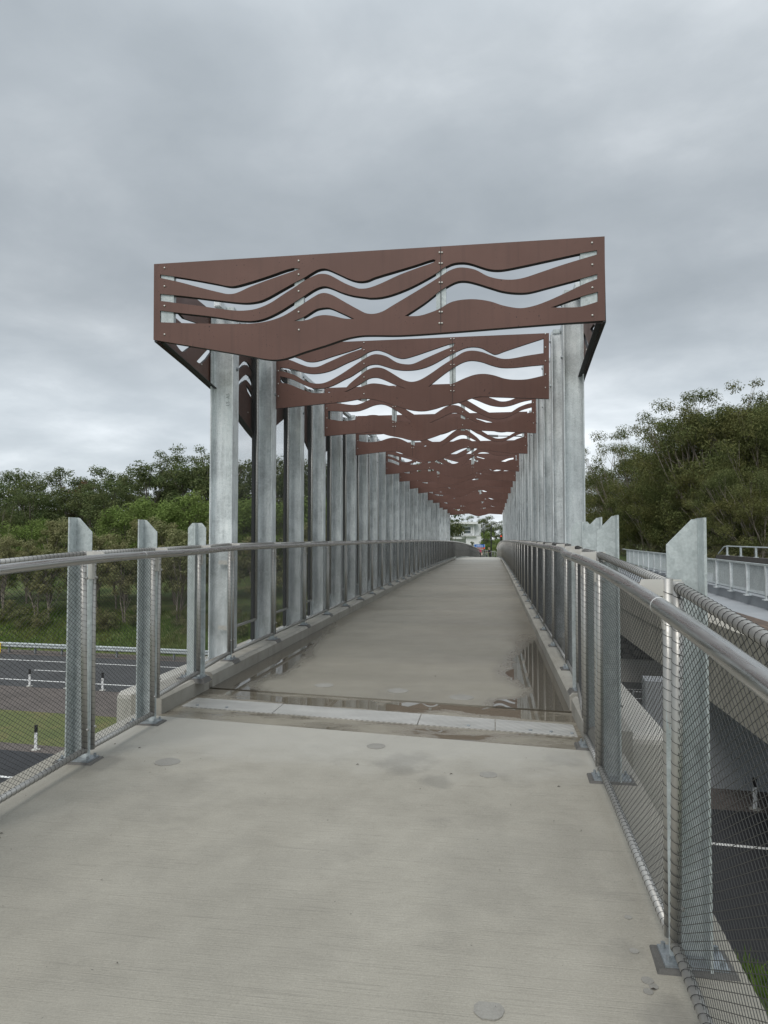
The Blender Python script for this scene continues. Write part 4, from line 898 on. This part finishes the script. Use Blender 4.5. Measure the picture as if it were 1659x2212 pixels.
# ---------------------------------------------------------------- people at the far end
def skinfig(name, verts, edges, radii, m, parent, lvl=2):
    me = bpy.data.meshes.new(name); me.from_pydata(verts, edges, []); ob = bpy.data.objects.new(name, me); COL.objects.link(ob)
    mo = ob.modifiers.new('s', 'SKIN'); mo.use_smooth_shade = True
    for i, rr in enumerate(radii): me.skin_vertices[0].data[i].radius = rr if isinstance(rr, tuple) else (rr, rr)
    me.skin_vertices[0].data[0].use_root = True
    s_ = ob.modifiers.new('d', 'SUBSURF'); s_.levels = lvl; s_.render_levels = lvl
    m2 = bpy.data.meshes.new_from_object(ob.evaluated_get(bpy.context.evaluated_depsgraph_get())); bpy.data.objects.remove(ob); bpy.data.meshes.remove(me)
    m2.name = name; m2.materials.clear(); m2.materials.append(m); return link(name, m2, parent)
def person(x, y, z, rz, lab, top, legs, hair, arms, lean=0., bag=None):
    t = thing('person', lab, 'person', (x, y, z), rz)
    L = lean; j = [(0,0,.93),(0,.01+L*.2,1.12),(0,.0+L*.6,1.38),(0,.02+L*.8,1.50),(0,.04+L,1.60),(0,.05+L,1.70)]
    rr = [(.13,.10),(.12,.09),(.13,.09),.052,(.075,.085),(.06,.075)]; e = [(0,1),(1,2),(2,3),(3,4),(4,5)]
    for s_ in (-1, 1):
        b = len(j); st = .10*s_
        j += [(.09*s_,0,.86),(.10*s_,.02+st*.3,.48),(.10*s_,-.02+st,.08),(.10*s_,.11+st,.03)]; rr += [.085,.058,.042,.036]; e += [(0,b),(b,b+1),(b+1,b+2),(b+2,b+3)]
        a = arms[0 if s_ < 0 else 1]; b = len(j)
        j += [(.17*s_,L*.6,1.37)]+a; rr += [.05,.038,.030,.024]; e += [(2,b),(b,b+1),(b+1,b+2),(b+2,b+3)]
    body = skinfig('body', j, e, rr, M['skin'], t)
    for s_ in (-1, 1):                                    # fingers and thumb
        h = Vector(arms[0 if s_ < 0 else 1][-1]); pr = Vector(arms[0 if s_ < 0 else 1][-2]); d = (h-pr).normalized(); sd = d.cross(Vector((s_,0,0))); sd = sd.normalized() if sd.length > .1 else Vector((0,1,0))
        mb = MB()
        for q in range(4): p = h+sd*(.027-.018*q); ln = (.062,.07,.066,.052)[q]; mb.tube([p, p+d*ln*.6, p+d*ln-Vector((s_*.014,0,0))], [.0085,.008,.006], 6)
        mb.tube([h-d*.02+sd*.03, h+d*.02+sd*.055, h+d*.04+sd*.055], [.010,.009,.007], 6); mb.build('hand_fingers', M['skin'], t)
    # clothing shells grown over the same joints
    skinfig('jacket', [j[0], j[1], j[2], (0, L*.7, 1.44)] + [j[k_] for k_ in (10,11,12)] + [j[k_] for k_ in (18,19,20)], [(0,1),(1,2),(2,3),(2,4),(4,5),(5,6),(2,7),(7,8),(8,9)], [(.165,.13),(.15,.115),(.155,.115),.07,.066,.055,.045,.066,.055,.045], M[top], t)
    skinfig('trousers', [(0,0,.92),j[6],j[7],(j[8][0],j[8][1],.12),j[14],j[15],(j[16][0],j[16][1],.12)], [(0,1),(1,2),(2,3),(0,4),(4,5),(5,6)], [(.14,.11),.10,.075,.06,.10,.075,.06], M[legs], t)
    for k_ in (8, 16): mb = MB(); q = Vector(j[k_]); mb.tube([q+Vector((0,-.06,-.045)), q+Vector((0,.06,-.04)), q+Vector((0,.19,-.055))], [.045,.05,.03], 8); mb.build('shoe', M['white'] if top == 'pink' else M['black'], t)
    q = Vector(j[5]); skinfig('hair', [(q.x, q.y-.03, q.z+.03), (q.x, q.y-.055, q.z-.05), (q.x, q.y-.05, q.z-.11)], [(0,1),(1,2)], [(.088,.092),(.088,.06),(.06,.04)], M[hair], t)
    f = MB()
    for s_ in (-1, 1): f.tube([(q.x+s_*.03, q.y+.073, q.z-.03), (q.x+s_*.03, q.y+.083, q.z-.03)], .010, 6)
    f.build('eyes', M['black'], t)
    MB().tube([(q.x, q.y+.07, q.z-.035), (q.x, q.y+.098, q.z-.065), (q.x, q.y+.07, q.z-.075)], [.008,.013,.008], 6).build('nose', M['skin'], t)
    MB().box(q.x-.022, q.x+.022, q.y+.068, q.y+.080, q.z-.105, q.z-.097).build('mouth', M['pink'], t)
    for s_ in (-1, 1): MB().tube([(q.x+s_*.074, q.y, q.z-.02), (q.x+s_*.088, q.y-.005, q.z-.045), (q.x+s_*.074, q.y, q.z-.07)], [.008,.014,.008], 6).build('ear', M['skin'], t)
    return t
u, v = cw(15.1, 112); z = zpath(v)
arm_d = lambda s_: [(.21*s_,-.02,1.12),(.22*s_,.06,.90),(.22*s_,.09,.82)]
person(u, v, z+.03, TH+PI*.95, 'person in a bright pink jacket and dark trousers at the far end', 'pink', 'darkcloth', 'greyhair', [arm_d(-1), [(.30,.14,1.24),(.36,.30,1.12),(.37,.36,1.09)]])
b = thing('shoulder_bag', 'pale bag hanging at the side of the person in pink', 'bag', (u+.30, v-.05, z+.55), TH)
MB().hexa([(-.13,-.06,0),(.13,-.06,0),(.13,.06,0),(-.13,.06,0)], [(-.10,-.03,.36),(.10,-.03,.36),(.10,.03,.36),(-.10,.03,.36)]).build('bag_body', M['palebag'], b); MB().tube([(-.08,0,.35),(-.10,0,.7),(-.25,0,.9)], .012, 5).build('strap', M['palebag'], b)
u, v = cw(16.75, 112.5); z = zpath(v)
person(u, v, z+.03, TH+PI*.55, 'person in a dark navy top leaning on a wheeled walking frame', 'navy', 'darkcloth', 'hair', [[(-.22,.22,1.16),(-.22,.42,1.02),(-.22,.48,1.0)], [(.22,.22,1.16),(.22,.42,1.02),(.22,.48,1.0)]], .12)
d = (-math.sin(TH+PI*.55), math.cos(TH+PI*.55)); w = thing('walking_frame', 'small wheeled walking frame held by the person in navy', 'walking frame', (u+.55*d[0], v+.55*d[1], z+.03), TH+PI*.55)
for s_ in (-.24, .24):
    MB().tube([(s_,-.1,.95),(s_,.0,.85),(s_,.22,.1)], .014, 6).build('side_tube', M['galvnew'], w); MB().tube([(s_,-.0,.75),(s_,-.25,.1)], .014, 6).build('side_tube', M['galvnew'], w)
    for y_ in (.22, -.25):
        o = MB().tube([(s_-.015,y_,.1),(s_+.015,y_,.1)], .10, 14).build('wheel', M['black'], w)
MB().box(-.23, .23, -.14, .14, .55, .60).build('seat', M['black'], w); MB().box(-.2, .2, -.1, .12, .3, .54).build('basket', M['darkcloth'], w)
# parked pale car glimpsed between the two people
u, v = cw(19.3, 140); gz = ground(u, v)
c_ = thing('parked_car', 'pale parked car glimpsed low behind the far curved fence', 'car', (u, v, gz), TH)
MB().prism([(-2.1,.35),(-2.15,.75),(-1.9,.95),(1.7,.98),(2.15,.8),(2.15,.35)], -.85, .85, 'y').build('body', M['white'], c_); MB().prism([(-1.2,.96),(-.6,1.45),(.9,1.47),(1.6,.98)], -.75, .75, 'y').build('cabin', M['glass'], c_)
for x in (-1.35, 1.35):
    for y_ in (-.86, .70):
        w_ = MB().tube([(x, y_, .33),(x, y_+.16, .33)], .33, 18).build('wheel', M['black'], c_); MB().tube([(x, y_-.005, .33),(x, y_+.165, .33)], .19, 12).build('rim', M['galvnew'], w_)

# ---------------------------------------------------------------- trees
NPR = np.random.default_rng(11)
def leaves(name, clumps, per, size, m, droop=.3, flat=.75, asp=.42):
    C = np.array([c for c, _ in clumps]); R = np.array([r for _, r in clumps]); N = len(clumps)
    w = R**2/np.sum(R**2); cnt = np.maximum(8, (w*per).astype(int)); idx = np.repeat(np.arange(N), cnt); n = len(idx)
    d = NPR.normal(size=(n,3)); d /= np.linalg.norm(d, axis=1)[:,None]; rad = NPR.random(n)**.45
    pos = C[idx] + d*(rad*R[idx])[:,None]*np.array([1,1,flat])
    nv = d*.8 + NPR.normal(size=(n,3))*.5 + np.array([0,0,.75]); nv /= np.linalg.norm(nv, axis=1)[:,None]
    t = NPR.normal(size=(n,3)) + np.array([0,0,-droop*3]); t -= nv*np.sum(t*nv, axis=1)[:,None]; t /= np.linalg.norm(t, axis=1)[:,None]
    b = np.cross(nv, t); s = size*(.6+.8*NPR.random(n))[:,None]
    V = np.empty((n,4,3)); V[:,0] = pos-t*s*.5; V[:,1] = pos+b*s*asp*.5; V[:,2] = pos+t*s*.5; V[:,3] = pos-b*s*asp*.5
    me = bpy.data.meshes.new(name); me.vertices.add(4*n); me.vertices.foreach_set('co', V.reshape(-1))
    me.loops.add(4*n); me.loops.foreach_set('vertex_index', np.arange(4*n, dtype=np.int32)); me.polygons.add(n)
    me.polygons.foreach_set('loop_start', np.arange(0, 4*n, 4, dtype=np.int32)); me.materials.append(m); me.update(calc_edges=True); return me
def make_tree(name, H, rx, crown0, K, per, size, leafm, barkm, stems=1, lean=0., clump=(.5,.9), droop=.3, seed=0, shape='round', limbs=True, trunk_r=.10, asp=.42, top_open=0.):
    """returns (crown mesh, trunk mesh); H height, rx crown radius, crown0 height where leaves begin"""
    r = random.Random(seed); clumps = []; tr = MB(); tips = []
    for s_ in range(stems):
        a = r.uniform(0, 2*PI); bx_, by_ = (.35*rx*math.cos(a), .35*rx*math.sin(a)) if stems > 1 else (0, 0)
        tx, ty = bx_*1.8 + lean*H*.3 + r.uniform(-.1,.1)*H, by_*1.8 + r.uniform(-.06,.06)*H
        hh = H*r.uniform(.78, .9); pts = []
        for i in range(7):
            q = i/6; pts.append((lerp(bx_*.3, tx, q**1.3) + r.uniform(-.03,.03)*H*q, lerp(by_*.3, ty, q**1.3) + r.uniform(-.03,.03)*H*q, hh*q - .3*(q == 0)))
        tr.tube(pts, [max(.015, trunk_r*(1-.85*i/6)/(stems**.4)) for i in range(7)], 7, False); tips.append(pts)
    for k_ in range(K):
        for _ in range(30):
            a = r.uniform(0, 2*PI); q = r.random(); z = lerp(crown0, H, q)
            if shape == 'round': pr = rx*math.sqrt(max(.02, 1-(2*q-.75)**2*.62))
            elif shape == 'cone': pr = rx*(1-.75*q)
            elif shape == 'umbrella': pr = rx*(.25+.85*q)*(1 if q < .8 else 1.0-(q-.8)*2.2)
            else: pr = rx
            rad = pr*r.random()**.4
            c = Vector((rad*math.cos(a)*1.0, rad*math.sin(a), z)); ax = tips[k_ % len(tips)]; cen = Vector(ax[min(6, int(q*6))]); c.x += cen.x*.8; c.y += cen.y*.8
            cr = r.uniform(*clump); 
            if all((c-o_).length > .42*(cr+or_) for o_, or_ in clumps): break
        clumps.append((c, cr))
        if limbs and k_ % (1 if K < 26 else 2) == 0:
            ax = tips[k_ % len(tips)]; zt = max(.15, min(.9, (c.z/H)*r.uniform(.45,.8))); s0 = Vector(ax[int(zt*6)]); mid = s0.lerp(c, .5) + Vector((r.uniform(-.2,.2), r.uniform(-.2,.2), -.12*rx*r.random()))
            tr.tube([s0, mid, c], [trunk_r*.36, trunk_r*.22, trunk_r*.07], 5, False)
            for _ in range(2): tr.tube([mid.lerp(c, .4), c+Vector((r.uniform(-1,1), r.uniform(-1,1), r.uniform(-.3,.9)))*cr*.8], [trunk_r*.10, .006], 4, False)
    cm = leaves(name+'_crown', [(tuple(c), cr) for c, cr in clumps], per, size, M[leafm], droop, .72, asp)
    tm = tr.mesh(name+'_trunk', M[barkm], True); return cm, tm
def plant(name, meshes, X, Y, lab, cat, group, sc=1., sz=1., rz=None, z=None, world=False):
    u, v = (X, Y) if world else cw(X, Y); rr = random.Random(int(X*131+Y*17))
    o = thing(name, lab, cat, (u, v, (ground(u, v) if z is None else z)-.05), rr.uniform(0, 6.28) if rz is None else rz, group); o.scale = (sc, sc, sc*sz)
    link('trunk', meshes[1], o); link('crown', meshes[0], o); return o
T = {}
T['pb'] = [make_tree('paperbark', 6.3, 1.45, 2.5, 26, 4600, .17, 'leaf_olive', 'bark_pale', 2, .1*i, (.38,.62), .1, 20+i, 'round', True, .10) for i in range(4)]
T['bush'] = [make_tree('round_tree', 8.0, 3.1, 2.0, 42, 9000, .21, 'leaf_bright', 'bark_dark', 2, 0, (.6,1.05), .1, 40+i) for i in range(2)]
T['dark'] = [make_tree('dark_tree', 11.5, 3.6, 2.8, 44, 8500, .28, 'leaf_dark', 'bark_dark', 1, .05*i, (.75,1.25), .1, 60+i, 'round', True, .18) for i in range(3)]
T['gum'] = [make_tree('gum_tree', 15.0, 4.2, 7.2, 26, 4200, .26, 'leaf_dark', 'bark_pale', 2, .1, (.6,1.1), .5, 80+i, 'umbrella', True, .20) for i in range(3)]
T['brown'] = [make_tree('browning_tree', 14.5, 3.2, 8.0, 18, 1900, .24, 'leaf_brown', 'bark_dark', 3, 0, (.5,.9), .3, 95, 'umbrella', True, .16)]
T['hill'] = [make_tree('hill_tree', 10.5, 3.9, 2.2, 60, 24000, .185, 'leaf_hill', 'bark_pale', 3, .12*(i-1), (.75,1.3), .6, 110+i, 'round', True, .14, .36) for i in range(4)]
T['open'] = [make_tree('open_gum', 13.0, 4.8, 5.2, 34, 7500, .19, 'leaf_hill', 'bark_pale', 3, -.5*i, (.5,1.05), .5, 130+i, 'umbrella', True, .16, .36) for i in range(2)]
T['fern'] = [make_tree('fern_tree', 2.8, 1.7, .5, 26, 2600, .24, 'leaf_lime', 'bark_dark', 3, 0, (.35,.6), .4, 150, 'round', True, .05, .3)]
T['shrub'] = [make_tree('shrub', 2.2, 1.3, .2, 16, 2200, .15, 'leaf_olive', 'bark_dark', 3, 0, (.35,.6), .1, 160+i, 'round', False, .04) for i in range(2)]
T['con'] = [make_tree('conifer', 7.0, 1.4, .8, 30, 3000, .3, 'leaf_dark', 'bark_dark', 1, 0, (.35,.7), .3, 170, 'cone', True, .14)]
rr = random.Random(21)
def nX(n, t): return (.237*n+.972*t, .972*n-.237*t)          # camera frame point from road coordinates
# row of paperbarks along the grass bank
for row, (n0, k0, st) in enumerate(((46.8, 30, 2.0), (49.8, 26, 2.3))):
    for i in range(k0):
        t = -47 + i*st + rr.uniform(-.7,.7); X, Y = nX(n0+rr.uniform(-1,1), t)
        if wc(*cw(X, Y))[0] > 3: continue
        plant('paperbark_tree', T['pb'][rr.randrange(4)], X, Y, 'slender pale-stemmed paperbark in the row along the grass bank' if row == 0 else 'slender paperbark crowded behind the front row on the grass bank', 'tree', 'paperbarks along the grass bank' if row == 0 else 'paperbarks behind the front row', rr.uniform(.78,1.1), rr.uniform(.9,1.1))
for i in range(26):
    X, Y = nX(45.2+rr.uniform(-.8,.8), -46+i*1.9+rr.uniform(-.6,.6))
    plant('shrub', T['shrub'][i % 2], X, Y, 'low shrub at the foot of the paperbarks on the bank', 'shrub', 'shrubs at the foot of the paperbarks', rr.uniform(.45,.8))
# brighter rounded trees in the middle ground
for i, (px, Y, s_) in enumerate([(270,60,.98),(330,62,1.06),(385,61,1.04),(435,63,1.12),(500,62,1.05),(560,64,1.1),(625,66,1.1),(690,68,1.1),(215,63,.72),(60,64,.85),(150,66,.8),(110,61,.6),(10,62,.6),(-60,64,.9),(750,70,1.1),(820,72,1.1)]):
    plant('round_tree', T['bush'][i % 2], (px-829.5)/1534*Y, Y, 'rounded light green tree in the middle of the forest on the left' if i < 8 else 'rounded green tree low between the dark trees on the left', 'tree', 'light green rounded trees' if i < 8 else 'low rounded green trees', s_, 1.0)
# dark forest behind
for i in range(30):
    px = -60 + i*34 + rr.uniform(-10,10); Y = 82 + rr.uniform(-7,7); s_ = .86 + .22*(px > 300) + rr.uniform(-.08,.10)
    plant('dark_tree', T['dark'][i % 3], (px-829.5)/1534*Y, Y, 'dark green forest tree on the skyline to the left of the walkway', 'tree', 'dark forest trees on the left', s_, 1)
for i in range(18):
    px = -40 + i*54 + rr.uniform(-12,12); Y = 100 + rr.uniform(-5,5)
    plant('dark_tree', T['dark'][(i+1) % 3], (px-829.5)/1534*Y, Y, 'dark tree in the rearmost row of the forest on the left', 'tree', 'rearmost forest trees on the left', 1.0+rr.uniform(-.1,.1), 1)
for px, Y, k, top, lab, cat_k in [(2, 74, 0, 1028, 'tall open gum tree with pale limbs at the left edge of the picture', 'gum'), (160, 86, 0, 1026, 'half bare tree with browning leaves on the left skyline', 'brown'), (198, 88, 1, 1030, 'dark spreading gum beside the browning tree', 'gum'),
        (235, 90, 2, 1036, 'pointed dark gum on the skyline right of the browning tree', 'gum'), (345, 84, 0, 1006, 'broad tall gum left of the first steel column', 'gum'), (388, 86, 2, 978, 'dark tall gum close left of the first steel column', 'gum'), (440, 82, 1, 958, 'tallest gum touching the first steel column from the left', 'gum'),
        (535, 84, 2, 1030, 'dark gum seen between the first two left columns', 'gum'), (645, 86, 0, 1026, 'dark gum seen between the third and fourth left columns', 'gum'), (700, 84, 1, 1006, 'dark gum seen behind the fourth left column', 'gum')]:
    X = (px-829.5)/1534*Y; H = 1.55+(1162-top)*Y/1534 - ground(*cw(X, Y))
    plant('gum_tree', T[cat_k][k if cat_k == 'gum' else 0], X, Y, lab, 'tree', None, H/15.4, 1)
# wooded hill on the right: px, distance, wanted top line
hill = []
for px, Y, top in [(1262,60,1060),(1285,56,1035),(1310,58,1022),(1330,52,1012),(1352,56,1002),(1378,50,992),(1400,54,978),(1425,48,975),(1450,52,945),(1475,47,905),(1500,52,890),(1525,46,900),(1548,51,872),(1575,46,868),(1600,51,866),(1625,46,880),(1650,50,862),(1680,47,860),(1715,50,850),
                   (1290,47,1110),(1325,45,1095),(1360,44,1080),(1400,43,1060),(1440,43,1040),(1480,42,1020),(1520,42,1010),(1560,41.5,1000),(1600,41.5,1010),(1645,41.5,1000),(1690,42,980)]:
    hill.append((px, Y, top))
T['edge'] = [make_tree('edge_tree', 9.5, 3.2, 4.4, 30, 7500, .20, 'leaf_hill', 'bark_pale', 5, .5-1.1*i, (.6,1.0), .5, 210+i, 'umbrella', True, .16, .36) for i in range(2)]
def hillY(px, Y): r_ = (px-829.5)/1534*CT - ST; return max(Y, 15.8/r_)
for i, (px, Y, top) in enumerate(hill):
    Y = hillY(px, Y) + (3 if top < 1000 else 0) + (i % 3); X = (px-829.5)/1534*Y; u, v = cw(X, Y); n_, t_ = nt(u, v)
    if n_ < 46: Y += (46-n_); X = (px-829.5)/1534*Y; u, v = cw(X, Y)
    g = ground(u, v); H = 1.55+(1162-top)*Y/1534 - g; s_ = max(.5, min(1.7, H/10.9)); low = i >= 19
    plant('hill_tree', T['hill'][i % 4], X, Y, 'drooping olive tree at the edge of the wooded hill behind the balustrade' if low else 'drooping olive tree high on the wooded hill on the right', 'tree', 'olive trees at the foot of the wooded hill' if low else 'olive trees on the wooded hill', s_, 1)
for i, (px, top) in enumerate(((1318,1098),(1350,1085),(1385,1075),(1418,1068),(1455,1060),(1495,1055),(1540,1050),(1590,1060),(1640,1070))):
    Y = hillY(px, 44)-1.5; X = (px-829.5)/1534*Y; g = ground(*cw(X, Y)); H = 1.55+(1162-top)*Y/1534 - g
    plant('edge_tree', T['edge'][i % 2], X, Y, 'tree with slender pale leaning trunks at the foot of the wooded hill', 'tree', 'pale-trunked trees at the foot of the hill', H/10., 1)
for px, Y, top, k, lab in [(1345,55,925,0,'sparse leaning gum against the sky left of the wooded hill'), (1405,56,905,1,'thin airy gum just right of the sparse leaning one'), (1510,54,832,0,'tallest open gum crowning the wooded hill'), (1575,55,828,1,'broad open gum beside the tallest one on the hill'), (1640,52,838,0,'open gum at the top right edge of the wooded hill')]:
    Y = hillY(px, Y); X = (px-829.5)/1534*Y; u, v = cw(X, Y); H = 1.55+(1162-top)*Y/1534 - ground(u, v)
    plant('open_gum', T['open'][k], X, Y, lab, 'tree', None, H/13.3, 1, rz=.6 if k else 2.2)
for px, Y, top, lab in [(1640,46,1148,'lime green feathery shrub above the dark parapet at the right edge'), (1600,48,1168,'smaller lime green shrub left of the feathery one')]:
    X = (px-829.5)/1534*Y; u, v = cw(X, Y); g = ground(u, v); H = 1.55+(1162-top)*Y/1534-g
    plant('lime_shrub', T['fern'][0], X, Y, lab, 'shrub', None, H/2.8, 1)
for i in range(16):
    px = 1275+27*i; Y = hillY(px, 46)-2+rr.uniform(-1,1); X = (px-829.5)/1534*Y; plant('shrub', T['shrub'][i % 2], X, Y, 'dark undergrowth shrub below the hill trees', 'shrub', 'undergrowth below the hill trees', rr.uniform(.6,1.0))
# trees closing the view at the far end
for px, Y, top, kind, lab in [(978,170,1118,'gum','gum left of the white building at the far end'), (1015,230,1112,'gum','gum rising over the roof of the white building'), (1050,225,1112,'dark','dark tree right of the white building'), (1040,235,1120,'dark','dark tree close behind the white building'), (1062,180,1145,'bush','rounded green tree behind the curved street lamp'),
        (1078,190,1128,'dark','dark tree behind the far right fence'), (1092,200,1122,'gum','thin gum at the right end of the far view'), (1075,150,1158,'bush','low green tree beside the far traffic light'), (985,215,1120,'dark','dark tree left of the white building'), (1018,150,1168,'con','small conifer in front of the white building'), (1105,170,1130,'dark','dark tree behind the far right columns')]:
    X = (px-829.5)/1534*Y; u, v = cw(X, Y); g = ground(u, v); H = max(2, 1.55+(1162-top)*Y/1534-g); ms = T[kind][0]; h0 = {'gum':15.5,'dark':12,'bush':8.5,'con':7.3}[kind]
    plant('far_tree', ms, X, Y, lab, 'tree', None, H/h0, 1)
# grass and weeds: one mass
def grass(name, n, pos, size, lab):
    P = np.array(pos); m_ = len(P); a = NPR.random(m_)*6.283; s = size*(.5+NPR.random(m_)); t = np.stack([np.cos(a), np.sin(a), 0*a], 1)
    top = P + np.stack([NPR.normal(size=m_)*.35*s, NPR.normal(size=m_)*.35*s, s], 1)
    V = np.stack([P-t*(s*.10)[:,None], P+t*(s*.10)[:,None], top], 1).reshape(-1, 3)
    me = bpy.data.meshes.new(name); me.vertices.add(3*m_); me.vertices.foreach_set('co', V.reshape(-1)); me.loops.add(3*m_); me.loops.foreach_set('vertex_index', np.arange(3*m_, dtype=np.int32))
    me.polygons.add(m_); me.polygons.foreach_set('loop_start', np.arange(0, 3*m_, 3, dtype=np.int32)); me.materials.append(M['leaf_grass']); me.update(calc_edges=True)
    return stuff(link(name, me), lab, 'grass')
pos = []
for _ in range(46000):
    n_, t_ = rr.uniform(41.2, 48), rr.uniform(-50, 3); u, v = rt(n_, t_); pos.append((u, v, ground(u, v)-.02))
grass('bank_grass', 0, pos, .26, 'rough green grass covering the bank behind the guardrail')
pos = []
for _ in range(60000):
    u, v = rr.uniform(1.3, 7.5), rr.uniform(2.2, 12.5)
    if nt(u, v)[0] < 13.2 and rr.random() < .5+.5*math.sin(u*2.1+v*1.3): pos.append((u, v, ground(u, v)-.01))
grass('verge_grass', 0, pos, .11, 'long green grass on the slope below the right fence')

# ---------------------------------------------------------------- sky, sun, camera
W = bpy.data.worlds.new('World'); SC.world = W; W.use_nodes = True; wt = W.node_tree
k = NT.__new__(NT); k.t = wt; k.m = None; k.b = None
bg = wt.nodes['Background']; bg.inputs[1].default_value = .1
sky = k.n('ShaderNodeTexSky'); sky.sky_type = 'NISHITA'; sky.sun_disc = False; sky.sun_elevation = math.radians(52); sky.sun_rotation = math.radians(200); sky.dust_density = 3
tc = k.n('ShaderNodeTexCoord').outputs['Generated']; sp = k.n('ShaderNodeSeparateXYZ'); k.l(tc, sp.inputs[0])
den = k.math('ADD', k.math('MAXIMUM', sp.outputs[2], 0.), .22)
cv = k.n('ShaderNodeCombineXYZ'); k.l(k.math('DIVIDE', sp.outputs[0], den), cv.inputs[0]); k.l(k.math('DIVIDE', sp.outputs[1], den), cv.inputs[1]); cv.inputs[2].default_value = 3.7
mp = k.n('ShaderNodeMapping'); k.l(cv.outputs[0], mp.inputs[0]); mp.inputs['Rotation'].default_value = (0, 0, .35); mp.inputs['Location'].default_value = (4.1, -1.2, 0); mp.inputs['Scale'].default_value = (.95, 1.0, 1)
n1 = k.noise(mp.outputs[0], 1.1, 3, .5, .15); n2 = k.noise(mp.outputs[0], 3.2, 6, .55, .15)
nn = k.math('ADD', k.math('MULTIPLY', n1, .62), k.math('MULTIPLY', n2, .38))
low = k.math('SUBTRACT', 1.0, k.math('MULTIPLY', sp.outputs[2], 4.2), True)                       # towards the horizon the cloud breaks up
nn = k.math('ADD', nn, k.math('MULTIPLY', low, .10))
nn = k.math('ADD', nn, k.math('MULTIPLY', k.math('MULTIPLY', sp.outputs[0], sp.outputs[2]), .22))
CL = k.ramp(nn, [(.37, (3.35,3.72,4.02)), (.47, (3.85,4.23,4.54)), (.54, (4.40,4.78,5.08)), (.61, (5.2,5.58,5.88)), (.70, (6.5,6.85,7.1))])
zen = k.ramp(sp.outputs[2], [(.0, (1.46,)*3), (.17, (1.28,)*3), (.24, (1.06,)*3), (.30, (.92,)*3), (.42, (.95,)*3), (.58, (1.08,)*3), (1.0, (2.3,)*3)])       # darker belt, brighter overhead above the frame
CL = k.mix(1., CL, zen, 'MULTIPLY')
k.l(k.mix(.93, sky.outputs[0], CL), bg.inputs[0])
sun = bpy.data.lights.new('sun', 'SUN'); sun.energy = 1.5; sun.angle = math.radians(28); sun.color = (1, .97, .93)
so = bpy.data.objects.new('sun', sun); COL.objects.link(so); so.rotation_euler = (math.radians(38), 0, math.radians(-20))
cam = bpy.data.cameras.new('camera'); cam.sensor_fit = 'VERTICAL'; cam.sensor_height = 36; cam.lens = 1534/2212*36; cam.clip_end = 5000; cam.clip_start = .05
co = bpy.data.objects.new('camera', cam); COL.objects.link(co); co.location = (0, 0, 1.55)
co.rotation_euler = (PI/2+math.atan(56/1534), 0, TH); SC.camera = co
SC.view_settings.view_transform = 'Standard'; SC.view_settings.look = 'None'; SC.view_settings.exposure = .33; SC.view_settings.gamma = 1
SC.render.engine = 'CYCLES'; SC.cycles.max_bounces = 6; SC.cycles.transparent_max_bounces = 8
